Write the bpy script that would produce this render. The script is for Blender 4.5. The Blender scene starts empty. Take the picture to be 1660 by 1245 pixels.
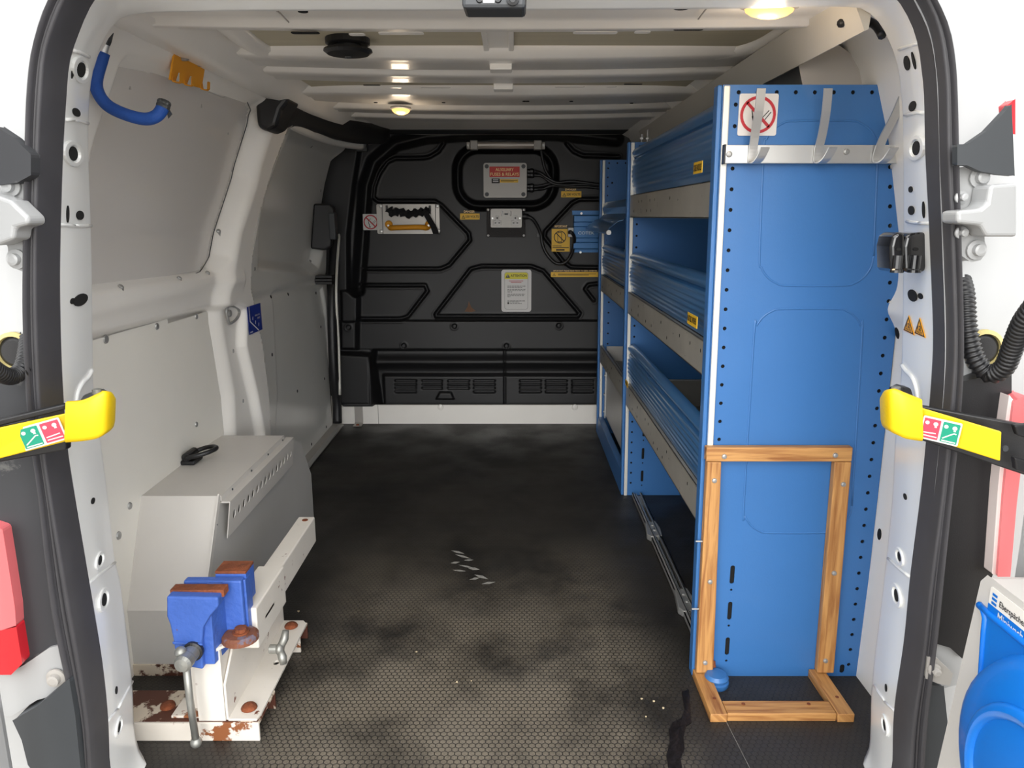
import bpy, math, random
import numpy as np
from mathutils import Vector, Matrix
from mathutils.bvhtree import BVHTree
random.seed(7)
S = bpy.context.scene
COL = S.collection
# ------------------------------------------------------------------ camera, world, exposure
FPX, CH = 1220.0, 1.05
PITCH = math.atan(272/FPX)
cd = bpy.data.cameras.new('camera'); cam = bpy.data.objects.new('camera', cd); COL.objects.link(cam)
cd.sensor_width = 36; cd.lens = FPX*36/1660; cd.clip_start = 0.02; cd.clip_end = 200
cam.location = (0, 0, CH); cam.rotation_euler = (math.pi/2-PITCH, 0, 0)
S.camera = cam
S.view_settings.view_transform = 'Standard'; S.view_settings.look = 'None'
S.view_settings.gamma = 1; S.view_settings.use_curve_mapping = False
S.view_settings.exposure = 1.22
S.cycles.max_bounces = 14; S.cycles.diffuse_bounces = 8; S.cycles.glossy_bounces = 6
W = bpy.data.worlds.new('overcast_sky'); S.world = W; W.use_nodes = True
wn = W.node_tree.nodes; wl = W.node_tree.links; wn.clear()
wo = wn.new('ShaderNodeOutputWorld'); wb = wn.new('ShaderNodeBackground')
wt = wn.new('ShaderNodeTexCoord'); wsx = wn.new('ShaderNodeSeparateXYZ'); wr = wn.new('ShaderNodeValToRGB')
wl.new(wt.outputs['Generated'], wsx.inputs[0]); wl.new(wsx.outputs['Z'], wr.inputs[0])
wr.color_ramp.elements[0].color = (1, 1, .99, 1); wr.color_ramp.elements[0].position = 0
wr.color_ramp.elements[1].color = (.985, .99, 1.0, 1); wr.color_ramp.elements[1].position = .8
wl.new(wr.outputs[0], wb.inputs[0]); wb.inputs[1].default_value = 1.75; wl.new(wb.outputs[0], wo.inputs[0])
def sunlamp():
    l = bpy.data.lights.new('veiled_sun', 'SUN'); l.energy = .8; l.angle = math.radians(45); l.color = (1, .98, .95)
    o = bpy.data.objects.new('veiled_sun', l); COL.objects.link(o); o.rotation_euler = (math.radians(68), 0, math.radians(-4)); o.location = (0, -3, 5)
sunlamp()

# ------------------------------------------------------------------ measuring helpers
def px(a, b, x=None, y=None, z=None):
    "point where the sight line through photo pixel (a, b) meets the plane x=, y= or z="
    u = (a-830)/FPX; v = -(b-622.5)/FPX
    d = Vector((u, math.cos(PITCH)+v*math.sin(PITCH), -math.sin(PITCH)+v*math.cos(PITCH)))
    if z is not None: t = (z-CH)/d.z
    elif y is not None: t = y/d.y
    elif x is not None: t = x/d.x
    else: return d
    return Vector((0, 0, CH))+d*t
def hit(bvh, a, b):
    d = px(a, b).normalized(); r = bvh.ray_cast(Vector((0, 0, CH)), d)
    n = r[1]
    if n is not None and n.dot(d) > 0: n = -n
    return r[0], n

# ------------------------------------------------------------------ materials
def lin(c): return tuple(((x/255)/12.92 if x/255 <= .04045 else ((x/255+.055)/1.055)**2.4) for x in c)
MATS = {}
def mat(name, rgb, rough=.5, metal=0, coat=0, var=0, vscale=8, bump=0, bscale=60, spots=None, emit=None, stretch=None, cover=.6, sscale=18):
    if name in MATS: return MATS[name]
    m = bpy.data.materials.new(name); MATS[name] = m; m.use_nodes = True
    n = m.node_tree.nodes; l = m.node_tree.links; b = n['Principled BSDF']
    c = lin(rgb); b.inputs['Roughness'].default_value = rough; b.inputs['Metallic'].default_value = metal
    b.inputs['Coat Weight'].default_value = coat; b.inputs['Coat Roughness'].default_value = .08
    b.inputs['Base Color'].default_value = (*c, 1)
    tc = n.new('ShaderNodeTexCoord'); mp = n.new('ShaderNodeMapping'); l.new(tc.outputs['Object'], mp.inputs[0])
    if stretch: mp.inputs['Scale'].default_value = stretch
    out = None
    def rgbn(col):
        r = n.new('ShaderNodeRGB'); r.outputs[0].default_value = (*col, 1); return r.outputs[0]
    if var:
        t = n.new('ShaderNodeTexNoise'); t.inputs['Scale'].default_value = vscale; t.inputs['Detail'].default_value = 5
        l.new(mp.outputs[0], t.inputs[0])
        mr = n.new('ShaderNodeMapRange'); mr.inputs[1].default_value = .3; mr.inputs[2].default_value = .7
        mr.inputs[3].default_value = 1-var; mr.inputs[4].default_value = 1+var*.5; l.new(t.outputs[0], mr.inputs[0])
        mx = n.new('ShaderNodeVectorMath'); mx.operation = 'SCALE'; l.new(rgbn(c), mx.inputs[0]); l.new(mr.outputs[0], mx.inputs['Scale'])
        out = mx.outputs[0]
    if spots:
        t = n.new('ShaderNodeTexNoise'); t.inputs['Scale'].default_value = sscale; t.inputs['Detail'].default_value = 7; t.inputs['Roughness'].default_value = .65
        l.new(mp.outputs[0], t.inputs[0])
        mr = n.new('ShaderNodeMapRange'); mr.inputs[1].default_value = cover; mr.inputs[2].default_value = cover+.03; l.new(t.outputs[0], mr.inputs[0])
        mx = n.new('ShaderNodeMix'); mx.data_type = 'RGBA'; l.new(mr.outputs[0], mx.inputs[0])
        l.new(out if out else rgbn(c), mx.inputs[6]); mx.inputs[7].default_value = (*lin(spots), 1); out = mx.outputs[2]
    if out: l.new(out, b.inputs['Base Color'])
    if bump:
        t = n.new('ShaderNodeTexNoise'); t.inputs['Scale'].default_value = bscale; t.inputs['Detail'].default_value = 4
        l.new(mp.outputs[0], t.inputs[0]); bp = n.new('ShaderNodeBump'); bp.inputs['Strength'].default_value = bump; bp.inputs['Distance'].default_value = .01
        l.new(t.outputs[0], bp.inputs['Height']); l.new(bp.outputs[0], b.inputs['Normal'])
    if emit:
        b.inputs['Emission Color'].default_value = (*lin(emit[0]), 1); b.inputs['Emission Strength'].default_value = emit[1]
    return m
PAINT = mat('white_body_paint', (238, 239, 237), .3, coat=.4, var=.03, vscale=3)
PAINT_DIM = mat('white_paint_toned_down', (164, 165, 165), .35, coat=.3, var=.05, vscale=4)  # same white body paint, darkened so the brightly lit outer panels do not clip
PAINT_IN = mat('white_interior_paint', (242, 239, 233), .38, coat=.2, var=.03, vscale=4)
PLY = mat('white_ply_lining', (243, 240, 231), .5, var=.05, vscale=2.5, bump=.03, bscale=5)
GLOSSY = mat('glossy_white_panel', (218, 214, 209), .2, coat=.3, bump=.05, bscale=3)
DOORGREY = mat('sliding_door_paint', (228, 227, 222), .3, coat=.3, var=.05, vscale=2, bump=.12, bscale=4)
LINER = mat('beige_roof_board', (196, 188, 165), .7, var=.08, vscale=2, stretch=(1, 18, 1))
RUBBER = mat('black_rubber_seal', (62, 61, 64), .48, var=.1, vscale=20)
BLACK = mat('black_plastic', (27, 27, 29), .42, var=.15, vscale=6, bump=.05, bscale=500)
BULK = mat('black_moulded_plastic', (21, 21, 23), .5, var=.12, vscale=5, bump=.06, bscale=600)
DARKG = mat('dark_grey_plastic', (60, 63, 66), .5, var=.1, vscale=5)
DUSTY = mat('dusty_black_plastic', (52, 53, 56), .65, var=.1, vscale=4, spots=(92, 92, 90), cover=.56, sscale=7)
HOLE = mat('hole_shadow', (8, 8, 8), .9)
BLUE = mat('blue_powder_coat', (54, 108, 168), .42, coat=.12, var=.05, vscale=3, bump=.04, bscale=300)
BLUEF = mat('blue_shutter_coat', (54, 106, 156), .28, coat=.4, var=.05, vscale=5)
ALU = mat('aluminium', (205, 205, 203), .38, metal=.75, var=.05, vscale=10)
ALUL = mat('pale_aluminium_edging', (222, 220, 212), .45, metal=.3, var=.06, vscale=12)
LIP = mat('scuffed_grey_steel', (176, 172, 163), .42, metal=.35, var=.12, vscale=9, spots=(112, 108, 102), cover=.66, sscale=30)
ZINC = mat('zinc_plated_steel', (168, 168, 166), .4, metal=.5, var=.1, vscale=20)
STEEL = mat('worn_galvanised_steel', (160, 160, 154), .45, metal=.7, var=.2, vscale=25)
BOXG = mat('light_grey_sheet_metal', (204, 200, 194), .42, var=.05, vscale=4, bump=.03, bscale=5)
BOXS = mat('light_grey_side_sheet', (190, 188, 184), .4, var=.05, vscale=3, bump=.03, bscale=5)
WOOD = None
RUST = mat('rust', (128, 68, 38), .85, var=.4, vscale=30, bump=.5, bscale=120)
RUSTW = mat('rusting_white_paint', (224, 216, 204), .55, var=.06, vscale=9, spots=(140, 84, 48), cover=.55, sscale=14)
RUSTB = mat('rust_eaten_white_paint', (214, 200, 180), .6, var=.12, vscale=9, spots=(84, 46, 32), cover=.46, sscale=11)
WHITES = mat('chipped_white_steel', (226, 220, 210), .45, var=.05, vscale=9, spots=(112, 62, 46), cover=.65, sscale=22)
VICE = mat('blue_vice_enamel', (62, 98, 178), .45, var=.1, vscale=10, bump=.25, bscale=70, spots=(118, 66, 48), cover=.66, sscale=22)
YEL = mat('yellow_plastic', (226, 190, 6), .45, var=.04, vscale=10)
ORANGE = mat('orange_yellow_plastic', (222, 150, 22), .65, var=.05, vscale=10)
FOAM = mat('blue_foam_sleeve', (26, 74, 152), .7, var=.1, vscale=20, bump=.2, bscale=120)
TAPE = mat('dark_grey_tape', (70, 72, 72), .35, metal=.3, var=.3, vscale=60, bump=.4, bscale=80)
WHITE = mat('white_sticker', (212, 210, 208), .5)
RED = mat('red_print', (178, 30, 44), .5)
REDD = mat('dark_red_print', (196, 34, 22), .5)
INK = mat('black_print', (20, 18, 16), .6)
STY = mat('yellow_sticker', (232, 184, 40), .5)
GREENP = mat('green_print', (12, 142, 112), .5)
PINKP = mat('red_pink_print', (214, 62, 84), .5)
NAVY = mat('dark_blue_sticker', (10, 42, 132), .4)
GREYP = mat('grey_moulded_plastic', (168, 164, 158), .45, var=.04)
SOCK = mat('grey_metal_socket_plate', (140, 137, 132), .4, metal=.3)
INV = mat('blue_inverter_case', (32, 98, 154), .4, metal=.2)
BASIN = mat('bright_blue_plastic', (8, 108, 198), .35, coat=.1, var=.04, vscale=6)
UNIT = mat('white_moulded_plastic', (196, 193, 188), .4)
LAMPRED = mat('red_lamp_lens', (206, 30, 44), .2, coat=.8)
LAMPPINK = mat('pink_reflector_lens', (226, 112, 116), .25, coat=.8)
TUBE = mat('clear_light_tube', (176, 166, 156), .3, coat=.5)
STRAPM = mat('black_webbing', (22, 22, 24), .9, bump=.5, bscale=300)
TOTE = mat('grey_steel_tray', (132, 130, 126), .5, metal=.2, var=.1)
def wood_mat():
    m = bpy.data.materials.new('varnished_pine'); m.use_nodes = True; n = m.node_tree.nodes; l = m.node_tree.links; b = n['Principled BSDF']
    tc = n.new('ShaderNodeTexCoord'); sp = n.new('ShaderNodeMapping'); l.new(tc.outputs['UV'], sp.inputs[0]); sp.inputs['Scale'].default_value = (6, 90, 1)
    t = n.new('ShaderNodeTexNoise'); t.inputs['Scale'].default_value = 1.2; t.inputs['Detail'].default_value = 5; t.inputs['Distortion'].default_value = .6
    l.new(sp.outputs[0], t.inputs[0]); r = n.new('ShaderNodeValToRGB'); l.new(t.outputs[0], r.inputs[0])
    r.color_ramp.elements[0].position = .3; r.color_ramp.elements[0].color = (*lin((140, 88, 44)), 1)
    r.color_ramp.elements[1].position = .62; r.color_ramp.elements[1].color = (*lin((192, 142, 84)), 1)
    l.new(r.outputs[0], b.inputs['Base Color']); b.inputs['Roughness'].default_value = .5
    bp = n.new('ShaderNodeBump'); bp.inputs['Strength'].default_value = .25; bp.inputs['Distance'].default_value = .004
    l.new(t.outputs[0], bp.inputs['Height']); l.new(bp.outputs[0], b.inputs['Normal']); return m
WOOD = wood_mat()
def floor_mat():
    m = bpy.data.materials.new('phenolic_hex_mesh_board'); m.use_nodes = True; n = m.node_tree.nodes; l = m.node_tree.links; b = n['Principled BSDF']
    geo = n.new('ShaderNodeNewGeometry')
    def vm(op, a, c=None, s=None):
        q = n.new('ShaderNodeVectorMath'); q.operation = op
        for k, v in ((0, a), (1, c)):
            if v is None: continue
            if isinstance(v, tuple): q.inputs[k].default_value = v
            else: l.new(v, q.inputs[k])
        if s is not None: q.inputs['Scale'].default_value = s
        return q.outputs['Value'] if op in ('LENGTH', 'DOT_PRODUCT') else q.outputs[0]
    def ma(op, a, c=0.0, d=None):
        q = n.new('ShaderNodeMath'); q.operation = op
        for k, v in ((0, a), (1, c), (2, d)):
            if v is None: continue
            if isinstance(v, (int, float)): q.inputs[k].default_value = v
            else: l.new(v, q.inputs[k])
        return q.outputs[0]
    s3 = math.sqrt(3)
    p = vm('MULTIPLY', geo.outputs['Position'], (1/.0135, 1/.0135, 0))
    p = vm('ADD', p, (1000, 1000*s3, 0))
    a = vm('SUBTRACT', vm('MODULO', p, (1, s3, 1)), (.5, s3/2, 0))
    c = vm('SUBTRACT', vm('MODULO', vm('SUBTRACT', p, (.5, s3/2, 0)), (1, s3, 1)), (.5, s3/2, 0))
    less = ma('LESS_THAN', vm('LENGTH', a), vm('LENGTH', c))
    mx = n.new('ShaderNodeMix'); mx.data_type = 'VECTOR'; l.new(less, mx.inputs[0]); l.new(c, mx.inputs[4]); l.new(a, mx.inputs[5])
    q = vm('ABSOLUTE', mx.outputs[1]); sx = n.new('ShaderNodeSeparateXYZ'); l.new(q, sx.inputs[0])
    hx = ma('MAXIMUM', sx.outputs[0], vm('DOT_PRODUCT', q, (.5, s3/2, 0)))
    line = n.new('ShaderNodeMapRange'); line.inputs[1].default_value = .40; line.inputs[2].default_value = .46; l.new(hx, line.inputs[0])
    def noise(sc, det, rough=.5, scale=(1, 1, 1), off=0):
        mp = n.new('ShaderNodeMapping'); mp.inputs['Scale'].default_value = scale; mp.inputs['Location'].default_value = (off, off, 0); l.new(geo.outputs['Position'], mp.inputs[0])
        t = n.new('ShaderNodeTexNoise'); t.inputs['Scale'].default_value = sc; t.inputs['Detail'].default_value = det; t.inputs['Roughness'].default_value = rough
        l.new(mp.outputs[0], t.inputs[0]); return t.outputs[0]
    def rng(v, a0, a1, b0=0., b1=1.):
        r = n.new('ShaderNodeMapRange'); r.inputs[1].default_value = a0; r.inputs[2].default_value = a1; r.inputs[3].default_value = b0; r.inputs[4].default_value = b1
        r.interpolation_type = 'SMOOTHSTEP'; l.new(v, r.inputs[0]); return r.outputs[0]
    pos = n.new('ShaderNodeSeparateXYZ'); l.new(geo.outputs['Position'], pos.inputs[0])
    # tread wear: strongest where people step in behind the rear doors
    tread = ma('MULTIPLY', rng(pos.outputs[1], 2.5, 1.45), ma('MULTIPLY', rng(pos.outputs[0], -.62, -.4), rng(pos.outputs[0], .42, .22)))
    wear = ma('MULTIPLY', ma('ADD', tread, .12), rng(noise(2.6, 6, .62), .28, .62))
    fine = rng(noise(240, 4, .7), .3, .7, .75, 1.2)
    base = n.new('ShaderNodeMix'); base.data_type = 'RGBA'; l.new(wear, base.inputs[0])
    base.inputs[6].default_value = (*lin((25, 24, 23)), 1); base.inputs[7].default_value = (*lin((116, 108, 95)), 1)
    hexm = n.new('ShaderNodeMix'); hexm.data_type = 'RGBA'; l.new(ma('MULTIPLY', line.outputs[0], .92), hexm.inputs[0])
    l.new(base.outputs[2], hexm.inputs[6]); hexm.inputs[7].default_value = (*lin((30, 28, 27)), 1)
    scr = rng(noise(9, 6, .7, (1, 3, 1), 5), .70, .78, 0, .4)
    sm = n.new('ShaderNodeMix'); sm.data_type = 'RGBA'; l.new(scr, sm.inputs[0]); l.new(hexm.outputs[2], sm.inputs[6]); sm.inputs[7].default_value = (*lin((150, 145, 138)), 1)
    fin = vm('SCALE', sm.outputs[2]); l.new(fine, fin.node.inputs['Scale'])
    l.new(fin, b.inputs['Base Color']); l.new(rng(noise(5, 4), .3, .7, .42, .65), b.inputs['Roughness'])
    bp = n.new('ShaderNodeBump'); bp.inputs['Strength'].default_value = .5; bp.inputs['Distance'].default_value = .001; bp.invert = True
    l.new(line.outputs[0], bp.inputs['Height']); l.new(bp.outputs[0], b.inputs['Normal']); return m
FLOOR = floor_mat()

# ------------------------------------------------------------------ mesh builder
class MB:
    def __init__(s): s.v = []; s.f = []
    def add(s, vs, fs):
        k = len(s.v); s.v += [tuple(v) for v in vs]; s.f += [tuple(i+k for i in f) for f in fs]; return s
    def box(s, a, b):
        (x0, y0, z0), (x1, y1, z1) = a, b
        return s.add([(x0, y0, z0), (x1, y0, z0), (x1, y1, z0), (x0, y1, z0), (x0, y0, z1), (x1, y0, z1), (x1, y1, z1), (x0, y1, z1)],
                     [(0, 3, 2, 1), (4, 5, 6, 7), (0, 1, 5, 4), (1, 2, 6, 5), (2, 3, 7, 6), (3, 0, 4, 7)])
    def hexa(s, p8):   # bottom four then top four
        return s.add(p8, [(0, 3, 2, 1), (4, 5, 6, 7), (0, 1, 5, 4), (1, 2, 6, 5), (2, 3, 7, 6), (3, 0, 4, 7)])
    def prism(s, poly, ext):
        n = len(poly); e = Vector(ext); P = [Vector(p) for p in poly]
        return s.add(P+[p+e for p in P], [tuple(range(n))[::-1], tuple(range(n, 2*n))]+[(i, (i+1) % n, n+(i+1) % n, n+i) for i in range(n)])
    def cyl(s, p0, p1, r0, r1=None, n=20, cap=True):
        r1 = r0 if r1 is None else r1; p0 = Vector(p0); p1 = Vector(p1); a = (p1-p0).normalized(); u = a.orthogonal().normalized(); w = a.cross(u)
        vs = [];
        for p, r in ((p0, r0), (p1, r1)):
            for i in range(n): t = 2*math.pi*i/n; vs.append(p+(u*math.cos(t)+w*math.sin(t))*r)
        fs = [(i, (i+1) % n, n+(i+1) % n, n+i) for i in range(n)]
        if cap: fs += [tuple(range(n))[::-1], tuple(range(n, 2*n))]
        return s.add(vs, fs)
    def lathe(s, o, axis, prof, n=24):   # prof: (radius, height along axis)
        a = Vector(axis).normalized(); u = a.orthogonal().normalized(); w = a.cross(u); o = Vector(o); vs = []; m = len(prof)
        for r, h in prof:
            for i in range(n): t = 2*math.pi*i/n; vs.append(o+a*h+(u*math.cos(t)+w*math.sin(t))*r)
        fs = [(k*n+i, k*n+(i+1) % n, (k+1)*n+(i+1) % n, (k+1)*n+i) for k in range(m-1) for i in range(n)]
        fs += [tuple(range(n))[::-1], tuple(range((m-1)*n, m*n))]
        return s.add(vs, fs)
    def tube(s, path, r, n=10, flat=1.0, up=None, cap=True):
        P = [Vector(p) for p in path]; m = len(P); R = r if isinstance(r, (list, tuple)) else [r]*m; vs = []; u = None
        for k in range(m):
            t = (P[min(k+1, m-1)]-P[max(k-1, 0)]).normalized()
            if up is not None: u = Vector(up); u = (u-t*u.dot(t)).normalized()
            else:
                u = t.orthogonal().normalized() if u is None else (u-t*u.dot(t)).normalized()
            w = t.cross(u)
            for i in range(n): a = 2*math.pi*i/n; vs.append(P[k]+(u*math.cos(a)*flat+w*math.sin(a))*R[k])
        fs = [(k*n+i, k*n+(i+1) % n, (k+1)*n+(i+1) % n, (k+1)*n+i) for k in range(m-1) for i in range(n)]
        if cap: fs += [tuple(range(n))[::-1], tuple(range((m-1)*n, m*n))]
        return s.add(vs, fs)
    def strip(s, path, side, th, nrm):   # flat band swept along a path: side = full width vector, th thickness along nrm
        P = [Vector(p) for p in path]; sd = Vector(side)/2; q = []
        for k, p in enumerate(P):
            nn = (nrm[k] if isinstance(nrm, list) else Vector(nrm)); nn = Vector(nn).normalized()*th
            q += [p-sd, p+sd, p+sd+nn, p-sd+nn]
        fs = [(k*4+i, k*4+(i+1) % 4, k*4+4+(i+1) % 4, k*4+4+i) for k in range(len(P)-1) for i in range(4)]
        fs += [(3, 2, 1, 0), tuple(range(len(q)-4, len(q)))]
        return s.add(q, fs)
    def loft(s, rows, closed=False):
        n = len(rows[0]); k0 = []
        for r in rows: k0 += list(r)
        fs = [(k*n+i, k*n+i+1, (k+1)*n+i+1, (k+1)*n+i) for k in range(len(rows)-1) for i in range(n-1)]
        if closed: fs += [(k*n+n-1, k*n, (k+1)*n, (k+1)*n+n-1) for k in range(len(rows)-1)]
        return s.add(k0, fs)
    def ball(s, c, r, nu=14, nv=8, sc=(1, 1, 1)):
        c = Vector(c); vs = [c+Vector((0, 0, -r*sc[2]))]; fs = []
        for j in range(1, nv):
            a = -math.pi/2+math.pi*j/nv
            for i in range(nu): t = 2*math.pi*i/nu; vs.append(c+Vector((math.cos(a)*math.cos(t)*r*sc[0], math.cos(a)*math.sin(t)*r*sc[1], math.sin(a)*r*sc[2])))
        vs.append(c+Vector((0, 0, r*sc[2]))); e = len(vs)-1
        for i in range(nu):
            fs.append((0, 1+(i+1) % nu, 1+i)); fs.append((e, e-nu+i, e-nu+(i+1) % nu))
            for j in range(nv-2): a = 1+j*nu; fs.append((a+i, a+(i+1) % nu, a+nu+(i+1) % nu, a+nu+i))
        return s.add(vs, fs)
    def plate(s, outer, holes, o, u, v, th, bev=0):
        "flat sheet with real holes; 2-D outlines in metres on the frame (o, u, v), thickness th towards u x v"
        cu = bpy.data.curves.new('tmp', 'CURVE'); cu.dimensions = '2D'; cu.fill_mode = 'BOTH'; cu.extrude = th/2
        if bev: cu.bevel_depth = bev; cu.bevel_resolution = 1; cu.offset = -bev
        for poly in [outer]+list(holes):
            sp = cu.splines.new('POLY'); sp.points.add(len(poly)-1); sp.use_cyclic_u = True
            for i, p in enumerate(poly): sp.points[i].co = (p[0], p[1], 0, 1)
        ob = bpy.data.objects.new('tmp', cu); COL.objects.link(ob); dg = bpy.context.evaluated_depsgraph_get(); dg.update()
        me = ob.evaluated_get(dg).to_mesh(); o = Vector(o); u = Vector(u).normalized(); v = Vector(v).normalized(); w = u.cross(v).normalized()
        s.add([o+u*p.co.x+v*p.co.y+w*(p.co.z+th/2) for p in me.vertices], [tuple(f.vertices) for f in me.polygons])
        ob.evaluated_get(dg).to_mesh_clear(); bpy.data.objects.remove(ob); bpy.data.curves.remove(cu); return s
    def build(s, name, m, parent=None, smooth=False, bevel=0, seg=2, loc=None, uv=None):
        me = bpy.data.meshes.new(name); V = [Vector(v) for v in s.v]
        if loc is None:
            xs = [v.x for v in V]; ys = [v.y for v in V]; zs = [v.z for v in V]
            loc = Vector(((min(xs)+max(xs))/2, (min(ys)+max(ys))/2, min(zs)))
        loc = Vector(loc)
        me.from_pydata([v-loc for v in V], [], s.f); me.update()
        me.materials.append(m)
        if smooth: me.polygons.foreach_set('use_smooth', [True]*len(me.polygons))
        if uv is not None:   # uv = long axis
            a = Vector(uv).normalized(); L = me.uv_layers.new(name='uv')
            for p in me.polygons:
                b = a.cross(p.normal)
                if b.length < .1: b = a.orthogonal()
                b.normalize()
                off = random.random()*0
                for li in p.loop_indices:
                    c = me.vertices[me.loops[li].vertex_index].co+loc; L.data[li].uv = (c.dot(a), c.dot(b)+off)
        o = bpy.data.objects.new(name, me); COL.objects.link(o)
        o['wx'], o['wy'], o['wz'] = loc
        if parent is not None:
            o.parent = parent; o.location = loc-Vector((parent['wx'], parent['wy'], parent['wz']))
        else: o.location = loc
        if bevel:
            b = o.modifiers.new('bevel', 'BEVEL'); b.width = bevel; b.segments = seg; b.limit_method = 'ANGLE'; b.angle_limit = math.radians(35)
            w = None
        if smooth == 'auto' or (smooth and bevel) : pass
        return o
def sharp(o, deg=40):
    o.data.polygons.foreach_set('use_smooth', [True]*len(o.data.polygons))
    o.data.set_sharp_from_angle(angle=math.radians(deg)); return o
def thing(name, label, cat, loc, group=None):
    o = bpy.data.objects.new(name, None); COL.objects.link(o); o.location = loc; o.empty_display_size = .05
    o['wx'], o['wy'], o['wz'] = loc; return tag(o, label, cat, group)
def tag(o, label, cat, group=None):
    o['label'] = label; o['category'] = cat
    if group: o['group'] = group
    return o
def struct(o): o['kind'] = 'structure'; return o
def stuff(o): o['kind'] = 'stuff'; return o
def rrect(x0, y0, x1, y1, r, n=6):
    out = []
    for cx, cy, a0 in ((x1-r, y1-r, 0), (x0+r, y1-r, 90), (x0+r, y0+r, 180), (x1-r, y0+r, 270)):
        for i in range(n+1): a = math.radians(a0+90*i/n); out.append((cx+r*math.cos(a), cy+r*math.sin(a)))
    return out
def circ(cx, cy, r, n=12, sx=1, sy=1): return [(cx+r*sx*math.cos(2*math.pi*i/n), cy+r*sy*math.sin(2*math.pi*i/n)) for i in range(n)]
def spline(pts, n=8):
    P = [Vector(p) for p in pts]; out = []
    for i in range(len(P)-1):
        a = P[max(i-1, 0)]; b = P[i]; c = P[i+1]; d = P[min(i+2, len(P)-1)]
        for k in range(n):
            t = k/n; out.append(.5*((2*b)+(c-a)*t+(2*a-5*b+4*c-d)*t*t+(3*b-a-3*c+d)*t**3))
    return out+[P[-1]]
def resample(pts, n):
    P = [Vector(p) for p in pts]; L = [0]
    for i in range(1, len(P)): L.append(L[-1]+(P[i]-P[i-1]).length)
    out = []; j = 0
    for k in range(n):
        d = L[-1]*k/(n-1)
        while j < len(P)-2 and L[j+1] < d: j += 1
        t = (d-L[j])/max(L[j+1]-L[j], 1e-9); out.append(P[j].lerp(P[j+1], min(max(t, 0), 1)))
    return out
def text(s, o, u, v, h, m, parent, width=None, name='lettering', th=.0004, bold=0):
    cu = bpy.data.curves.new('t', 'FONT'); cu.body = s; cu.size = 1; cu.extrude = 0.0; cu.offset = bold; cu.resolution_u = 3
    ob = bpy.data.objects.new('t', cu); COL.objects.link(ob); dg = bpy.context.evaluated_depsgraph_get(); dg.update()
    me = ob.evaluated_get(dg).to_mesh(); vs = [p.co.copy() for p in me.vertices]; fs = [tuple(f.vertices) for f in me.polygons]
    ob.evaluated_get(dg).to_mesh_clear(); bpy.data.objects.remove(ob); bpy.data.curves.remove(cu)
    x0 = min(q.x for q in vs); x1 = max(q.x for q in vs); y1 = max(q.y for q in vs); y0 = min(q.y for q in vs)
    sy = h/(y1-y0); sx = width/(x1-x0) if width else sy
    u = Vector(u).normalized(); v = Vector(v).normalized(); w = u.cross(v)
    mb = MB(); mb.add([Vector(o)+u*(q.x-x0)*sx+v*(q.y-y0)*sy+w*th for q in vs], fs)
    return mb.build(name, m, parent)
class Card:
    "a flat printed sticker: base card on a frame (o = lower left corner, u right, v up)"
    def __init__(s, name, label, cat, o, u, v, w, h, m, parent=None, r=.002, th=.0012, group=None):
        s.o = Vector(o); s.u = Vector(u).normalized(); s.v = Vector(v).normalized(); s.n = s.u.cross(s.v).normalized(); s.w = w; s.h = h; s.th = th
        b = MB().plate(rrect(0, 0, w, h, r, 4), [], s.o, s.u, s.v, th)
        s.ob = b.build(name, m, parent)
        if parent is None: tag(s.ob, label, cat, group)
    def p(s, x, y, k=1): return s.o+s.u*x+s.v*y+s.n*(s.th+.0002*k)
    def shape(s, name, polys, m, k=1):
        b = MB()
        for q in polys:
            if isinstance(q, dict): b.plate(q['o'], q['h'], s.p(0, 0, k), s.u, s.v, .0002)
            else: b.plate(q, [], s.p(0, 0, k), s.u, s.v, .0002)
        return b.build(name, m, s.ob)
    def text(s, t, x, y, h, m, width=None, k=2, bold=.01): return text(t, s.p(x, y, k), s.u, s.v, h, m, s.ob, width, bold=bold)
def bar(x0, y0, x1, y1, w):
    a = Vector((x0, y0)); b = Vector((x1, y1)); d = (b-a).normalized(); q = Vector((-d.y, d.x))*w/2
    return [tuple(a-q), tuple(b-q), tuple(b+q), tuple(a+q)]
def tri(x, y, s): return [(x, y), (x+s, y), (x+s/2, y+s*.87)]
def no_sign(c, x, y, r, w, ring=None, k=2):
    ring = ring or RED
    c.shape('prohibition_ring', [{'o': circ(x, y, r, 32), 'h': [circ(x, y, r-w, 32)]}], ring, k)
    q = (r-w*.5)*.707; c.shape('prohibition_bar', [bar(x-q, y+q, x+q, y-q, w)], ring, k)
def no_smoking(c):
    w = c.w; h = c.h; k = w
    c.shape('match_symbol', [bar(.40*k, .30*k, .34*k, .62*k, .025*k), bar(.34*k, .62*k, .52*k, .72*k, .025*k), bar(.48*k, .50*k, .36*k, .66*k, .03*k),
                             bar(.44*k, .2*k, .36*k, .48*k, .04*k), bar(.60*k, .42*k, .78*k, .62*k, .02*k), bar(.66*k, .36*k, .83*k, .58*k, .02*k), bar(.60*k, .42*k, .66*k, .36*k, .02*k),
                             circ(.44*k, .2*k, .045*k, 10)], INK, 1)
    no_sign(c, w/2, h/2, w*.46, w*.075)

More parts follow.
